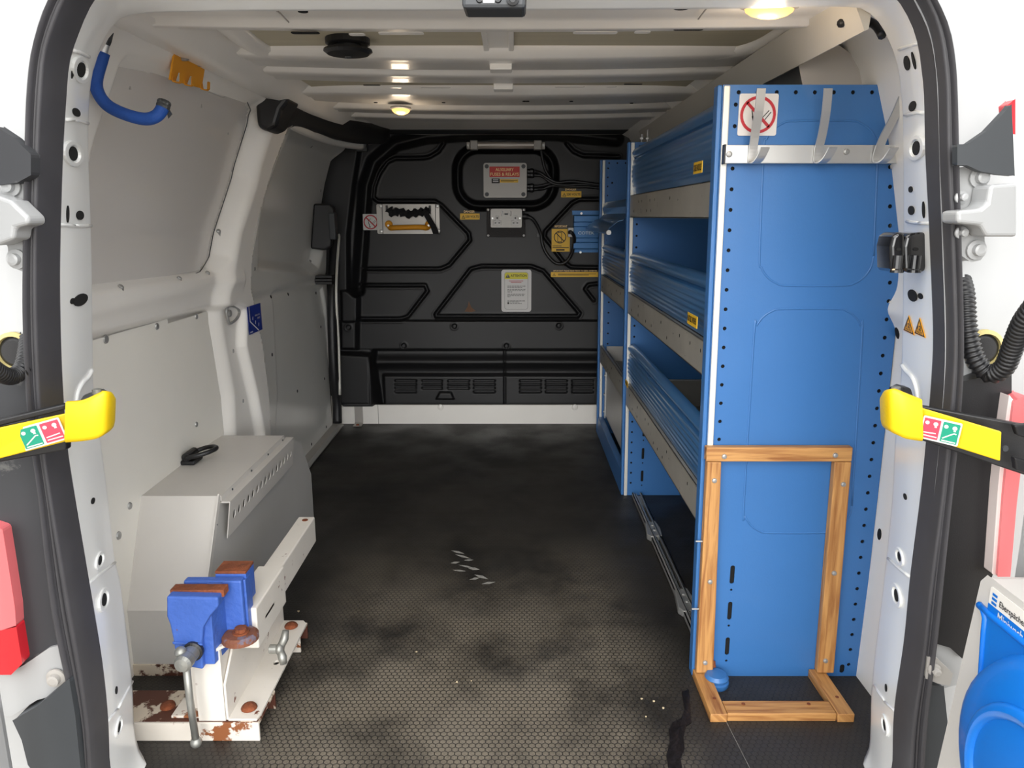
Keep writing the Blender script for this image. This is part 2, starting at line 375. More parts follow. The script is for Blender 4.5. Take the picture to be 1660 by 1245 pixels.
# ------------------------------------------------------------------ relief sheets (pressed metal and moulded plastic)
def sd_poly(P, X, Y):
    P = np.array([(p[0], p[1]) for p in P], float); d = np.full(X.shape, 1e9); s = np.ones(X.shape); n = len(P); j = n-1
    for i in range(n):
        ex, ey = P[j]-P[i]; wx = X-P[i, 0]; wy = Y-P[i, 1]
        t = np.clip((wx*ex+wy*ey)/max(ex*ex+ey*ey, 1e-12), 0, 1); bx = wx-ex*t; by = wy-ey*t
        d = np.minimum(d, bx*bx+by*by)
        c1 = Y >= P[i, 1]; c2 = Y < P[j, 1]; c3 = ex*wy > ey*wx
        s = np.where((c1 & c2 & c3) | (~c1 & ~c2 & ~c3), -s, s); j = i
    return s*np.sqrt(d)
def sd_line(P, X, Y):
    d = np.full(X.shape, 1e9)
    for i in range(len(P)-1):
        ax, ay = P[i][:2]; bx, by = P[i+1][:2]; ex, ey = bx-ax, by-ay
        t = np.clip(((X-ax)*ex+(Y-ay)*ey)/max(ex*ex+ey*ey, 1e-12), 0, 1); d = np.minimum(d, np.hypot(X-ax-ex*t, Y-ay-ey*t))
    return d
def sstep(a, b, v): t = np.clip((v-a)/(b-a), 0, 1); return t*t*(3-2*t)
def sheet(name, m, us, vs, fn, parent=None, keep=None):
    "fn(U, V) -> arrays X, Y, Z"
    U, V = np.meshgrid(us, vs); X, Y, Z = fn(U, V); nu, nv = len(us), len(vs)
    co = np.stack([X, Y, Z], -1).reshape(-1, 3); i = np.arange(nu*nv).reshape(nv, nu)
    q = np.stack([i[:-1, :-1], i[:-1, 1:], i[1:, 1:], i[1:, :-1]], -1).reshape(-1, 4)
    if keep is not None: kk = keep(U, V); k4 = (kk[:-1, :-1] & kk[1:, 1:]).reshape(-1); q = q[k4]
    me = bpy.data.meshes.new(name); me.from_pydata(co.tolist(), [], q.tolist()); me.update(); me.materials.append(m)
    me.polygons.foreach_set('use_smooth', [True]*len(me.polygons))
    o = bpy.data.objects.new(name, me); COL.objects.link(o); o['wx'], o['wy'], o['wz'] = 0., 0., 0.
    if parent is not None: o.parent = parent; o.location = -Vector((parent['wx'], parent['wy'], parent['wz']))
    return o
def P2(pts, axis, val):   # photo pixels -> 2-D outline on a plane
    out = []
    for a, b in pts:
        q = px(a, b, **{axis: val}); out.append((q.x, q.z) if axis == 'y' else (q.y, q.z) if axis == 'x' else (q.x, q.y))
    return out
def slab(pts, y, th, name, m, parent=None, bevel=0, hol=()):
    "a plate standing at distance y with the outline seen in the photo, th metres deep"
    b = MB().plate(P2(pts, 'y', y), [P2(h, 'y', y) for h in hol], (0, y+th, 0), (1, 0, 0), (0, 0, 1), th)
    return b.build(name, m, parent, bevel=bevel)

CX = -.035            # centre line of the van
XL, XR = -.905, .835  # lining faces
def wallx(z):         # inward lean of the body side with height (left side; mirrored for the right)
    z = np.asarray(z, float)
    return np.interp(z, [0, .3, .8, 1.0, 1.2, 1.34, 1.42, 1.47], [-.895, -.90, -.90, -.885, -.84, -.795, -.74, -.66])

# ================================================================== SETTING
# floor
b = MB().plate([(-.97, 1.235), (-.157-.16, 1.235), (-.157-.13, 1.262), (-.157+.1, 1.262), (-.157+.12, 1.235), (.9, 1.235), (.9, 3.86), (-.97, 3.86)], [], (0, 0, -.012), (1, 0, 0), (0, 1, 0), .012)
floor = struct(b.build('floor', FLOOR, loc=(0, 2.5, -.012)))
mb = MB().plate([(-.157-.16, 0), (-.157-.13, .027), (-.157+.1, .027), (-.157+.12, 0), (-.157+.115, -.004), (-.157-.155, -.004)], [], (0, 1.236, -.008), (1, 0, 0), (0, 1, 0), .007)
mb.build('plywood_edge', WOOD, floor, uv=(1, 0, 0))
# sill below the floor, white painted
sill = struct(MB().box((-.95, 1.10, -.14), (.88, 1.235, -.02)).build('trim_1', PAINT, bevel=.01))
# ground outside
def ground_mat():
    m = mat('gravel_ground', (120, 108, 92), .9, var=.35, vscale=60, bump=1, bscale=90); return m
g = struct(MB().box((-9, -9, -.65), (9, 9, -.60)).build('ground', ground_mat()))

# ---- bulkhead (moulded black partition)
BY = 3.80
def bl(pts): return P2(pts, 'y', BY)
G1 = bl([(719, 233), (711, 245), (696, 254), (685, 256), (640, 256.5), (628, 262), (614, 282), (606.5, 303), (605, 320), (612, 326), (705, 326), (716, 333), (760, 378), (762, 389.5), (728, 430), (713.5, 436), (586, 436)])
G2 = bl([(1000, 224), (900, 214), (800, 212), (690, 220), (640, 232), (605, 262), (592, 300), (585, 400), (580, 470)])
G4 = bl([(707, 513), (706, 510), (763, 436), (780, 431.5), (861, 431.5), (881, 439), (940, 508), (937, 513), (707, 513)])
G5 = bl([(583, 462.5), (689, 462.5), (693, 472), (661.5, 513), (649.5, 517), (583, 517)])
G6 = bl([(971, 323), (939, 323), (927.5, 329), (884, 375), (883, 384), (913, 424), (927, 433), (971, 434)])
G7 = bl([(919, 233), (930, 245), (945, 252), (1003, 254)])
G8 = bl([(969, 460), (954, 462), (949, 469), (963, 487)])
RR = bl([(747, 247), (891, 327)])
def zpx(b): return px(830, b, y=BY).z
def xpx(a, b=400): return px(a, b, y=BY).x
def bulk(U, V):
    d = np.zeros(U.shape)   # depth, + = recessed (away from camera)
    for G in (G1, G4, G5, G6, G7, G8): d += .02*(1-sstep(.0, .0115, sd_line(G, U, V)))
    for G in (G1, G4, G5, G6, G7, G8): d -= .002*(1-sstep(.0, .006, np.abs(sd_line(G, U, V)-.015)))
    d += .05*(1-sstep(.0, .042, sd_line(G2, U, V)))
    (x0, z1), (x1, z0) = RR
    sd = sd_poly(rrect(x0, z0, x1, z1, .085, 8), U, V)
    d += .065*(1-sstep(.0, .027, np.abs(sd-.02)))
    d = np.where(sd < 0, d+.004, d)
    # lower sections
    zl = zpx(518.5); d -= .022*(1-sstep(zl-.006, zl, V))
    z2a, z2b = zpx(564), zpx(571); inner = sstep(xpx(603, 600), xpx(612, 600), U)
    low = 1-sstep(z2b, z2a, V); d += .06*low*inner
    bulge = np.exp(-((V-zpx(588))/.028)**2); d -= .03*bulge*inner
    vent = (1-sstep(zpx(612), zpx(606), V)); d -= .028*vent*sstep(xpx(618, 630), xpx(624, 630), U)
    d += .012*np.exp(-((U-xpx(818, 600))/.004)**2)*low
    for a, c in ((639, 675), (683, 717), (725, 761), (767, 803), (842, 878), (884, 920), (927, 963)):
        for k, q in enumerate((618.5, 624.5, 630.3, 636.2)):
            if a in (683, 725) and k == 3: continue
            d += .014*(1-sstep(.004, .0075, sd_line([(xpx(a+2, q), zpx(q)), (xpx(c-2, q), zpx(q))], U, V)))
    sdl = sd_poly(bl([(707, 647), (713, 636), (731, 636), (736, 647)]), U, V); d -= .018*(1-sstep(-.004, .004, sdl))
    # bolt recesses
    for a, c in ((737, 528), (905.5, 527), (655.5, 559.5), (821, 559.5), (569, 528), (541, 503)):
        q = np.hypot(U-xpx(a, c), V-zpx(c)); d += .008*(1-sstep(.008, .013, q)); d -= .004*(1-sstep(.003, .006, q)); d -= .003*np.exp(-((q-.017)/.003)**2)
    # pillar cover at the left edge
    cov = sd_poly(bl([(520, 238), (585, 238), (575, 300), (566, 380), (566, 470), (583, 480), (582, 564), (520, 564)]), U, V)
    d -= .03*(1-sstep(-.012, .012, cov))
    cov2 = sd_poly(bl([(555, 470), (583, 468), (582, 564), (557, 564)]), U, V); d -= .012*(1-sstep(-.01, .006, cov2))
    house = sd_poly(bl([(520, 566), (604, 572), (606, 590), (618, 656), (560, 656), (520, 620)]), U, V); d -= .05*(1-sstep(-.012, .008, house))
    ch = sd_poly(bl([(548, 566), (600, 566), (602, 600), (602, 650), (556, 650)]), U, V); d += .003*(1-sstep(0., .005, np.abs(ch)))
    d += .002*np.sin(U*9+1)*np.sin(V*7)
    return U, BY+d, V
wf = struct(sheet('wall_front', BULK, np.arange(-1.02, .98, .0042), np.arange(zpx(657), 1.60, .0042), bulk))
struct(MB().box((-1.05, 3.90, -.1), (.98, 3.93, 1.65)).build('wall_back_of_cab', BLACK))
bpy.data.objects['wall_back_of_cab'].name = 'wall_cab'
# white kick board under the bulkhead
kb = MB().plate([(px(547, 632, y=3.775).x, .165), (px(578, 656, y=3.775).x, .1), (.83, .1), (.83, 0), (-.93, 0), (-.93, .165)], [], (0, 3.775, 0), (1, 0, 0), (0, 0, 1), .012)
kick = struct(kb.build('baseboard_front', PAINT_IN, bevel=.003))
for a in (714, 932):
    MB().lathe(px(a, 660, y=3.762), (0, -1, 0), [(.016, 0), (.014, .006), (.004, .009)], 16).build('bolt_head', PAINT_IN, kick)
MB().box((px(613, 670, y=3.76).x-.0015, 3.7615, .0), (px(613, 670, y=3.76).x+.0015, 3.7635, .1)).build('joint_line', GREYP, kick)
# small anchor strap bolted over the kick board
ss = thing('anchor_strap', 'short pale metal strap with a black clip over the white board at bulkhead foot', 'strap', px(585, 684, z=0))
q = px(585, 684, z=0)
MB().strip([(q.x, 3.70, .003), (q.x, 3.745, .003), (q.x, 3.757, .01), (q.x, 3.757, .115)], (.042, 0, 0), .003, [(0, 0, 1), (0, 0, 1), (0, -1, .3), (0, -1, 0)]).build('strap_plate', GREYP, ss)
MB().lathe((q.x, 3.715, .006), (0, 0, 1), [(.009, 0), (.007, .005), (.002, .006)], 12).build('bolt_head', RUST, ss)
MB().prism([(q.x-.04, 3.735, .165), (q.x+.02, 3.735, .15), (q.x+.035, 3.735, .12), (q.x+.01, 3.735, .1), (q.x-.02, 3.735, .11)], (0, .02, 0)).build('clip', BLACK, ss, bevel=.004)

# ---- roof
ceil = struct(MB().box((-.98, 1.60, 1.436), (.93, 3.9, 1.46)).build('ceiling', PAINT_IN))
mb = MB().box((-.70, 1.56, 1.428), (.60, 2.0, 1.432)); mb.build('roof_board', LINER, ceil)
mb = MB().box((-.60, 2.19, 1.428), (.52, 2.40, 1.432)); mb.build('roof_skin_panel', LINER, ceil)
xa_, xb_ = px(783, 70, z=1.425).x, px(833, 70, z=1.425).x
mb = MB().box((xa_, 1.56, 1.423), (xb_, 1.95, 1.429)); mb.box((xa_, 1.56, 1.418), (xa_+.012, 1.95, 1.429)); mb.box((xb_-.012, 1.56, 1.418), (xb_, 1.95, 1.429))
mb.build('centre_stiffener', PAINT_IN, ceil, bevel=.002)
def bow(y0, y1, zb, x0=-.745, x1=.675, taper=.12, edge=.014, pinch=.45, wave=0):
    "roof bow: hat profile swept across the van, narrowing towards its ends, arched"
    rows = []; n = 40
    for i in range(n+1):
        x = x0+(x1-x0)*i/n; e = min(x-x0, x1-x); k = 1-pinch*(1-min(e/taper, 1))**2 if taper else 1
        yc = (y0+y1)/2; hw = (y1-y0)/2*k; z = zb+.012*((x-CX)/.65)**2
        top = 1.44
        rows.append([Vector(p) for p in [(x, yc-hw-edge, z+.026), (x, yc-hw-edge*.8, z+.022), (x, yc-hw-.01, z+.018), (x, yc-hw, z+.012), (x, yc-hw+.012, z+.002), (x, yc-hw+.026, z), (x, yc-.006, z), (x, yc, z+.003), (x, yc+hw-.03, z), (x, yc+hw-.01, z+.003),
                     (x, yc+hw, z+.012), (x, yc+hw+.004, z+.02), (x, yc+hw+.008, max(top, z+.024))]])
    mb = MB().loft(rows); return mb
def yz(b, z): return px(830, b, z=z).y
bows = [(yz(93, 1.405), yz(117, 1.405), 1.405, 0), (yz(121, 1.402), yz(138, 1.402), 1.402, 0), (yz(153, 1.404), yz(173, 1.404), 1.404, .3), (yz(178, 1.41), yz(188, 1.41), 1.41, .25), (yz(192, 1.414), yz(200, 1.414), 1.414, .2)]
BOWS = []
for k, (a, c, z, t) in enumerate(bows):
    o = bow(a, c, z, taper=max(t, .05), pinch=.6 if t else .1).build('roof_bow', PAINT_IN, ceil, smooth=True); BOWS.append(o)
# slots and pressings along the bows
for (a, y, z) in ((1, 1.575, 1.393), (1, 2.0, 1.4)): pass
def slot(a, b, wpx, hh, z, m=HOLE, nm='slot', zz=.0012):
    q = px(a, b, z=z); q2 = px(a+wpx, b, z=z)
    MB().plate(rrect(q.x, q.y, q2.x, q.y+hh, min(hh/2.1, .006), 4), [], (0, 0, z-zz), (1, 0, 0), (0, 1, 0), .001).build(nm, m, ceil)
for a, b_, w_, h_, z_ in ((470, 51, 46, .018, 1.3965), (1094, 45, 48, .018, 1.3965), (588, 137, 28, .012, 1.404), (1012, 135.5, 30, .012, 1.404), (610, 15, 0, 0, 0)):
    if w_: slot(a, b_, w_, h_, z_)
for a, b_, w_ in ((564, 49, 26), (612, 47, 74), (930, 46, 72), (1030, 45, 26)):
    slot(a, b_, w_, .02, 1.3965, PAINT_IN, 'pressed_boss', .006)
for a, b_, w_ in ((682, 139, 48), (900, 138, 48), (632, 139.5, 18), (984, 138, 16)):
    slot(a, b_, w_, .012, 1.402, PAINT_IN, 'pressed_boss', .004)
for a, b_ in ((609, 165), (719, 165), (850, 163), (855, 163), (926, 163), (1024, 166)):
    q = px(a, b_, z=1.403); MB().cyl((q.x, q.y, 1.3995), (q.x, q.y, 1.4015), .006, n=10).build('hole', HOLE, ceil)
for a, b_, w_ in ((794, 113, 36), (800, 145, 32)):
    q = px(a, b_, z=1.395); q2 = px(a+w_, b_, z=1.395); MB().box((q.x, q.y-.02, 1.392), (q2.x, q.y+.03, 1.41)).build('bow_clip', PAINT_IN, ceil, bevel=.003)
# cant rails running along both sides at the roof
def rail(xa, s, name):
    prof = [(0, 0), (.06, -.012), (.11, -.02), (.15, -.012), (.165, .012), (.20, .03), (.21, .07)]
    rows = []
    for y in np.linspace(1.28, 3.88, 40):
        w_ = .0
        rows.append([Vector((xa+s*(p[0]), y, 1.405+p[1])) for p in prof])
    return MB().loft(rows).build(name, PAINT_IN, ceil, smooth=True)
rail(-.80, 1, 'cant_rail'); rail(.73, -1, 'cant_rail')
# header strip with clips above the bulkhead
mb = MB().box((-.72, 3.60, 1.434), (.62, 3.79, 1.50)); hd = mb.build('front_header', DARKG, ceil)
for a in (688, 750, 819, 885, 950):
    q = px(a, 205, y=3.65); MB().box((q.x-.012, 3.64, 1.44), (q.x+.012, 3.66, 1.468)).build('trim_clip', BLACK, ceil, bevel=.004)
for s_, pts in ((-1, ((352, 40), (372, 52), (400, 74), (430, 90), (470, 97))), (1, ((1310, 42), (1285, 54), (1245, 76), (1205, 88), (1160, 95)))):
    MB().tube(spline([px(a, b_, z=1.415)+Vector((0, 0, .012)) for a, b_ in pts], 6), .03, 12, flat=.5, up=(0, 0, 1)).build('roof_side_member', PAINT_IN, ceil, smooth=True)
    MB().box((min(s_*.62+CX, s_*.98+CX), 1.30, 1.425), (max(s_*.62+CX, s_*.98+CX), 3.9, 1.46)).build('cant_panel', PAINT_IN, ceil)

# ---- left body side
WIN = P2([(90, 485), (100, 90), (170, 104), (262, 133), (345, 160), (360, 176), (366, 200), (366, 290), (352, 420), (340, 444), (322, 452), (150, 475)], 'x', -.88)
PLYP = P2([(60, 555), (150, 536), (352, 491), (368, 500), (366, 560), (386, 640), (398, 700), (398, 900), (60, 1300)], 'x', -.90)
BP = P2([(404, 120), (412, 240), (398, 330), (396, 480), (418, 560), (436, 660), (438, 800), (380, 800), (374, 640), (352, 520), (350, 480), (372, 300), (372, 170), (345, 120)], 'x', -.87)
def left_side(U, V):
    x = wallx(V)+.03
    s = sd_poly(WIN, U, V); x = x-.035*(1-sstep(-.03, .004, s))
    s = sd_poly(PLYP, U, V); x = x-.028*(1-sstep(-.02, .004, s))
    x = x+.008*np.exp(-((V-.86)/.02)**2)*(U < 2.35)
    x = x+.035*(1-sstep(-.02, .05, sd_poly(BP, U, V)))
    return x, U, V
yb = px(436, 640, x=-.86).y
EDGE = P2([(414, 150), (413, 220), (405, 330), (402, 420), (403, 462), (412, 500), (424, 560), (434, 640), (437, 700), (440, 800)], 'x', -.84)
def left_keep(U, V):
    zz = [p[1] for p in EDGE][::-1]; yy = [p[0] for p in EDGE][::-1]
    return U < np.interp(V, zz, yy, left=yy[0], right=yy[-1])
wall_l = struct(sheet('wall_left', PAINT_IN, np.arange(1.27, 2.9, .006), np.arange(-.05, 1.475, .006), left_side, keep=left_keep))
# closing return of the B pillar towards the sliding door
rows = []
for (y, z) in EDGE:
    xw = float(wallx(z))+.065; rows.append([Vector((xw-.001, y, z)), Vector((xw-.012, y+.012, z)), Vector((-1.0, y+.02, z))])
MB().loft(rows).build('pillar_return', PAINT_IN, wall_l, smooth=True)
rows = []
for (y, z) in EDGE[2:]:
    xw = float(wallx(z))+.05; rows.append(Vector((xw-.02, y+.022, z)))
MB().tube(rows, .013, 8).build('door_seal', RUBBER, wall_l, smooth=True)
# body skin behind everything, keeps the light out
struct(MB().box((-1.04, 1.12, -.12), (-1.02, 3.92, 1.52)).build('wall_outer_left', PAINT)).name = 'wall_left_skin'
struct(MB().box((.92, 1.12, -.12), (.94, 3.92, 1.52)).build('wall_outer_right', PAINT)).name = 'wall_right_skin'
# flat glossy insert in the rear window opening
q = [(a, b) for a, b in P2([(110, 480), (120, 100), (170, 110), (262, 139), (340, 164), (354, 178), (359, 200), (359, 290), (345, 418), (333, 440), (318, 447), (150, 470)], 'x', -.87)]
def on_wall(pts, off, th, name, m, parent):
    "thin panel that follows the lean of the left wall"
    b = MB().plate(pts, [], (0, 0, 0), (0, 1, 0), (0, 0, 1), th)
    b.v = [(float(wallx(v[2]))+off+v[0], v[1], v[2]) for v in b.v]
    return b.build(name, m, parent)
def window_sheet(U, V):
    x = wallx(V)+.004
    return x, U, V
ys = np.array([p[0] for p in q]); zs = np.array([p[1] for p in q])
wi = sheet('window_infill_panel', GLOSSY, np.arange(1.3, ys.max()+.01, .01), np.arange(zs.min(), zs.max()+.01, .01), lambda U, V: (wallx(V)+.006-.02*sstep(2.0, 1.9, U)*0, U, V), wall_l, keep=lambda U, V: sd_poly(q, U, V) < 0)
BV_WL = BVHTree.FromPolygons([tuple(v.co) for v in wall_l.data.vertices], [tuple(p.vertices) for p in wall_l.data.polygons])
def disc_at(bvh, a, b, r, name, m, parent, prof=None, stretch=None, th=.0015):
    p, n = hit(bvh, a, b)
    if p is None: return None
    if stretch:
        up = Vector((0, 0, 1)); v = (up-n*up.dot(n)).normalized(); u = v.cross(n).normalized()
        return MB().plate(circ(0, 0, 1, 16, stretch[0], stretch[1]), [], p, u, v, th).build(name, m, parent)
    pr = prof or [(r, 0), (r*.9, th), (r*.3, th*1.3)]
    return MB().lathe(p, n, pr, 14).build(name, m, parent)
for a, b_ in ((205, 127), (322, 160), (366, 205), (354, 375), (195, 466), (290, 452), (336, 443)):
    p, n = hit(BV_WL, a, b_)
    if p is None: continue
    c = MB().lathe(p+n*.001, n, [(.007, 0), (.006, .004), (.002, .006)], 10); d_ = Vector((0, .4, -1)).normalized()
    c.box(tuple(p+Vector((.0, -.003, -.022))), tuple(p+Vector((.006, .003, .0)))); c.build('panel_clip', ZINC, wall_l)
MB().tube([Vector((float(wallx(z))+.0085, y, z)) for y, z in resample([(a, c, 0) for a, c in q[1:]], 90) for z in [z]] if False else [Vector((float(wallx(p.y))+.0085, p.x, p.y)) for p in resample([(a, c, 0) for a, c in q[1:]], 120)], .0014, 5).build('panel_gap', DARKG, wall_l)
# ply lining
lq = P2([(60, 562), (150, 543), (346, 499), (360, 506), (358, 560), (378, 640), (390, 700), (390, 905), (60, 1260)], 'x', -.895)
def bumpy(U, V): return wallx(V)+.010+.004*np.sin(U*5+.6)*np.sin(V*6)+.006*np.exp(-((U-2.25)/.08)**2-((V-.38)/.09)**2), U, V
ylq = [p[0] for p in lq]; zlq = [p[1] for p in lq]
lin_p = sheet('ply_lining', PLY, np.arange(1.28, max(ylq)+.01, .012), np.arange(0, max(zlq)+.01, .012), bumpy, wall_l, keep=lambda U, V: sd_poly(lq, U, V) < 0)
BV_PL = BVHTree.FromPolygons([tuple(v.co) for v in lin_p.data.vertices], [tuple(p.vertices) for p in lin_p.data.polygons])
for a, b_, r in ((171, 550, .010), (254, 529, .009), (318, 513, .008), (318, 688, .008), (210, 820, .009), (192, 868, .01), (378, 569, .008), (394, 650, .008)):
    disc_at(BV_PL, a, b_, r, 'screw', ZINC, wall_l, [(r, 0), (r*.85, .003), (r*.4, .004)]) or disc_at(BV_WL, a, b_, r*.8, 'screw', ZINC, wall_l)

# ---- sliding door seen from inside
UPP = P2([(412, 205), (470, 222), (508, 242), (521, 262), (520, 320), (515, 400), (508, 436), (495, 446), (405, 436), (400, 320)], 'x', -.93)
LOWP = P2([(432, 478), (440, 470), (505, 462), (515, 466), (524, 520), (530, 600), (536, 695), (500, 740), (430, 830), (440, 640)], 'x', -.93)
def slide(U, V):
    x = wallx(V)-.005
    x = x-.045*(1-sstep(-.05, .006, sd_poly(UPP, U, V)))
    x = x-.014*(1-sstep(-.012, .004, sd_poly(LOWP, U, V)))
    x = x-.008*(V < 0)
    x = x-.008*np.exp(-((V-.76)/.02)**2)
    return x, U, V
dr = struct(sheet('door_1', DOORGREY, np.arange(2.52, 3.70, .007), np.arange(.0, 1.44, .007), slide))
BV_DR = BVHTree.FromPolygons([tuple(v.co) for v in dr.data.vertices], [tuple(p.vertices) for p in dr.data.polygons])
for a, b_ in ((439, 481), (467, 477), (441, 575), (512, 475), (520, 530), (482, 634), (526, 614), (505, 720), (529, 692)): disc_at(BV_DR, a, b_, .007, 'screw', BLACK, dr)
for a, b_ in ((445, 218), (505, 238), (520, 309), (413, 436), (503, 423)): disc_at(BV_DR, a, b_, .007, 'panel_clip', ZINC, dr)
# black seal at the front edge of the sliding door
sp = spline([px(a, b_, x=-.875) for a, b_ in ((436, 212), (480, 222), (520, 236), (543, 250), (549, 275), (546, 330), (541, 420), (538, 500), (541, 600), (546, 650), (547, 686))], 5)
seal2 = struct(MB().tube(sp, .024, 8, flat=1).build('trim_2', BLACK, smooth=True))
sp = spline([px(a, b_, x=-.85) for a, b_ in ((556, 262), (556, 300), (550, 380), (545, 470), (549, 560), (551, 640))], 5)
MB().tube(sp, .007, 8).build('bright_edge', ALUL, seal2, smooth=True)
# door latch and catch
lt = MB().prism([px(a, b_, y=3.55) for a, b_ in ((508, 330), (534, 330), (541, 338), (536, 400), (526, 406), (503, 403))], (0, .05, 0)); lt.build('latch_housing', BLACK, dr, bevel=.008)
MB().box(tuple(px(532, 345, y=3.52)-Vector((0, 0, .12))), tuple(px(545, 345, y=3.56)+Vector((.0, .02, 0)))).build('latch_plate', DARKG, dr, bevel=.004)
mb = MB()
for k in range(3): q = px(508, 449+k*5, y=3.5); mb.box((q.x, 3.5, q.z-.006), (q.x+.085, 3.56, q.z+.006))
q = px(506, 462, y=3.5); mb.box((q.x, 3.5, q.z), (q.x+.015, 3.55, q.z+.05)); mb.build('roller_catch', BLACK, dr, bevel=.002)
# alloy threshold along the sliding door
th_ = struct(MB().prism([px(495, 757, z=.006), px(548, 690, z=.006), px(556, 690, z=.006), px(497, 765, z=.006)], (0, 0, .004)).build('trim_3', ALU))
th2 = MB().hexa([(-.93, 2.5, 0), (-.865, 2.5, 0), (-.865, 3.74, 0), (-.93, 3.74, 0), (-.93, 2.5, .02), (-.875, 2.5, .006), (-.875, 3.74, .006), (-.93, 3.74, .02)]).build('threshold_plate', GREYP, th_)

# ---- dark padded trim over the sliding door
sp = [px(a, b_, y=yy) for a, b_, yy in ((425, 185, 2.42), (440, 172, 2.5), (470, 168, 2.7), (510, 178, 2.95), (550, 195, 3.2), (590, 210, 3.45), (615, 214, 3.6))]
cv = spline(sp, 6); rr_ = [.055+.03*math.sin(math.pi*min(i/(len(cv)-1)*1.1, 1)) for i in range(len(cv))]
t5 = struct(MB().tube(cv, rr_, 14).build('trim_4', BLACK, smooth=True))
bp = MB().prism([px(a, b_, y=2.36) for a, b_ in ((412, 160), (424, 150), (455, 146), (470, 160), (456, 178), (448, 205), (430, 213), (416, 205))], (0, .12, 0)); bp.build('pillar_cover', BLACK, t5, bevel=.015, seg=3)
MB().tube(spline([px(a, b_, y=yy) for a, b_, yy in ((458, 190, 2.55), (500, 212, 2.9), (545, 228, 3.3), (586, 234, 3.55))], 5), [.024]*16, 8).build('runner_channel', PAINT_IN, t5, smooth=True)
mb = MB().box(tuple(px(578, 245, y=3.68)), tuple(px(596, 222, y=3.72))); mb.build('corner_bracket', DARKG, t5)

# ---- right body side (seen past the rack)
def right_side(U, V):
    x = -(wallx(V)+.02)+2*CX
    x = x-.02*np.exp(-((V-.86)/.03)**2)
    return x, U, V
wall_r = struct(sheet('wall_right', PAINT_IN, np.arange(1.27, 3.9, .02), np.arange(-.02, 1.475, .01), right_side))
BV_WR = BVHTree.FromPolygons([tuple(v.co) for v in wall_r.data.vertices], [tuple(p.vertices) for p in wall_r.data.polygons])
for a, b_, r in ((1455, 540, .014), (1426, 866, .014)): disc_at(BV_WR, a, b_, r, 'hole', HOLE, wall_r, stretch=(.008, .013))
# stamped roof corner and dark cable run above the rack
sp = spline([px(a, b_, y=yy) for a, b_, yy in ((1362, 38, 1.36), (1395, 32, 1.38), (1418, 40, 1.36), (1430, 58, 1.33))], 5)
cab = tag(MB().tube(sp, [.007]*len(sp), 8).build('corner_cable', BLACK, smooth=True), 'black cable looping through the top right roof corner of the door opening', 'cable')
mb = MB()
for k in range(5):
    q = px(1335+k*3, 40+k*5, y=1.6); q2 = px(1392-k*8, 38+k*6, y=1.6); mb.box((q.x, 1.58+k*.01, q.z-.006), (q2.x, 1.62+k*.01, q.z+.003))
mb.build('pressed_ribs', PAINT_IN, ceil, bevel=.002)

# ---- rear door opening: frame loft and seal
NS = 110
def contour(L, R, y, zb):
    def up(pts):
        P = [px(a, b_, y=y) for a, b_ in pts]; P = spline(P, 4); return P
    l = up(L); l = [Vector((l[0].x, y, zb))]+l; r = up(R); r = [Vector((r[0].x, y, zb))]+r
    return resample(l, NS), resample(r, NS)
C0L = [(132, 1245), (123, 1157), (89, 993), (67, 800), (52, 690), (43, 540), (43, 400), (46, 240), (50, 140), (60, 72), (85, 0), (130, -60), (210, -110), (360, -135), (830, -140)]
C0R = [(1494, 1245), (1501, 1150), (1516, 1030), (1527, 920), (1539, 800), (1552, 670), (1557, 560), (1553, 400), (1550, 300), (1547, 170), (1543, 100), (1533, 47), (1512, 0), (1475, -60), (1400, -105), (1260, -135), (830, -140)]
C1L = [(167, 1245), (164, 1170), (154, 1080), (134, 960), (107, 800), (96, 725), (88, 620), (84, 500), (84, 400), (88, 250), (93, 160), (98, 100), (110, 58), (135, 0), (170, -40), (240, -75), (380, -92), (830, -96)]
C1R = [(1457, 1245), (1460, 1160), (1476, 1050), (1487, 940), (1505, 800), (1515, 700), (1522, 620), (1525, 540), (1520, 400), (1518, 350), (1513, 250), (1511, 150), (1506, 100), (1501, 67), (1489, 30), (1465, -10), (1425, -45), (1350, -78), (1220, -92), (830, -96)]
C3L = [(250, 1250), (226, 1225), (216, 1180), (213, 1105), (195, 950), (186, 910), (174, 800), (162, 710), (152, 640), (150, 560), (148, 400), (143, 250), (143, 190), (147, 135), (158, 90), (178, 48), (200, 28), (240, 21), (320, 19), (420, 18), (830, 17)]
C3R = [(1395, 1245), (1409, 1220), (1412, 1180), (1415, 1100), (1437, 905), (1447, 800), (1452, 700), (1460, 620), (1463, 540), (1464, 450), (1465, 350), (1464, 200), (1461, 150), (1456, 110), (1445, 75), (1429, 42), (1408, 20), (1385, 12), (1300, 11), (1200, 14), (830, 17)]
c0 = contour(C0L, C0R, 1.06, -.1); c1 = contour(C1L, C1R, 1.10, -.1); c3 = contour(C3L, C3R, 1.28, -.1)
frame = None
FB = MB(); SB = MB()
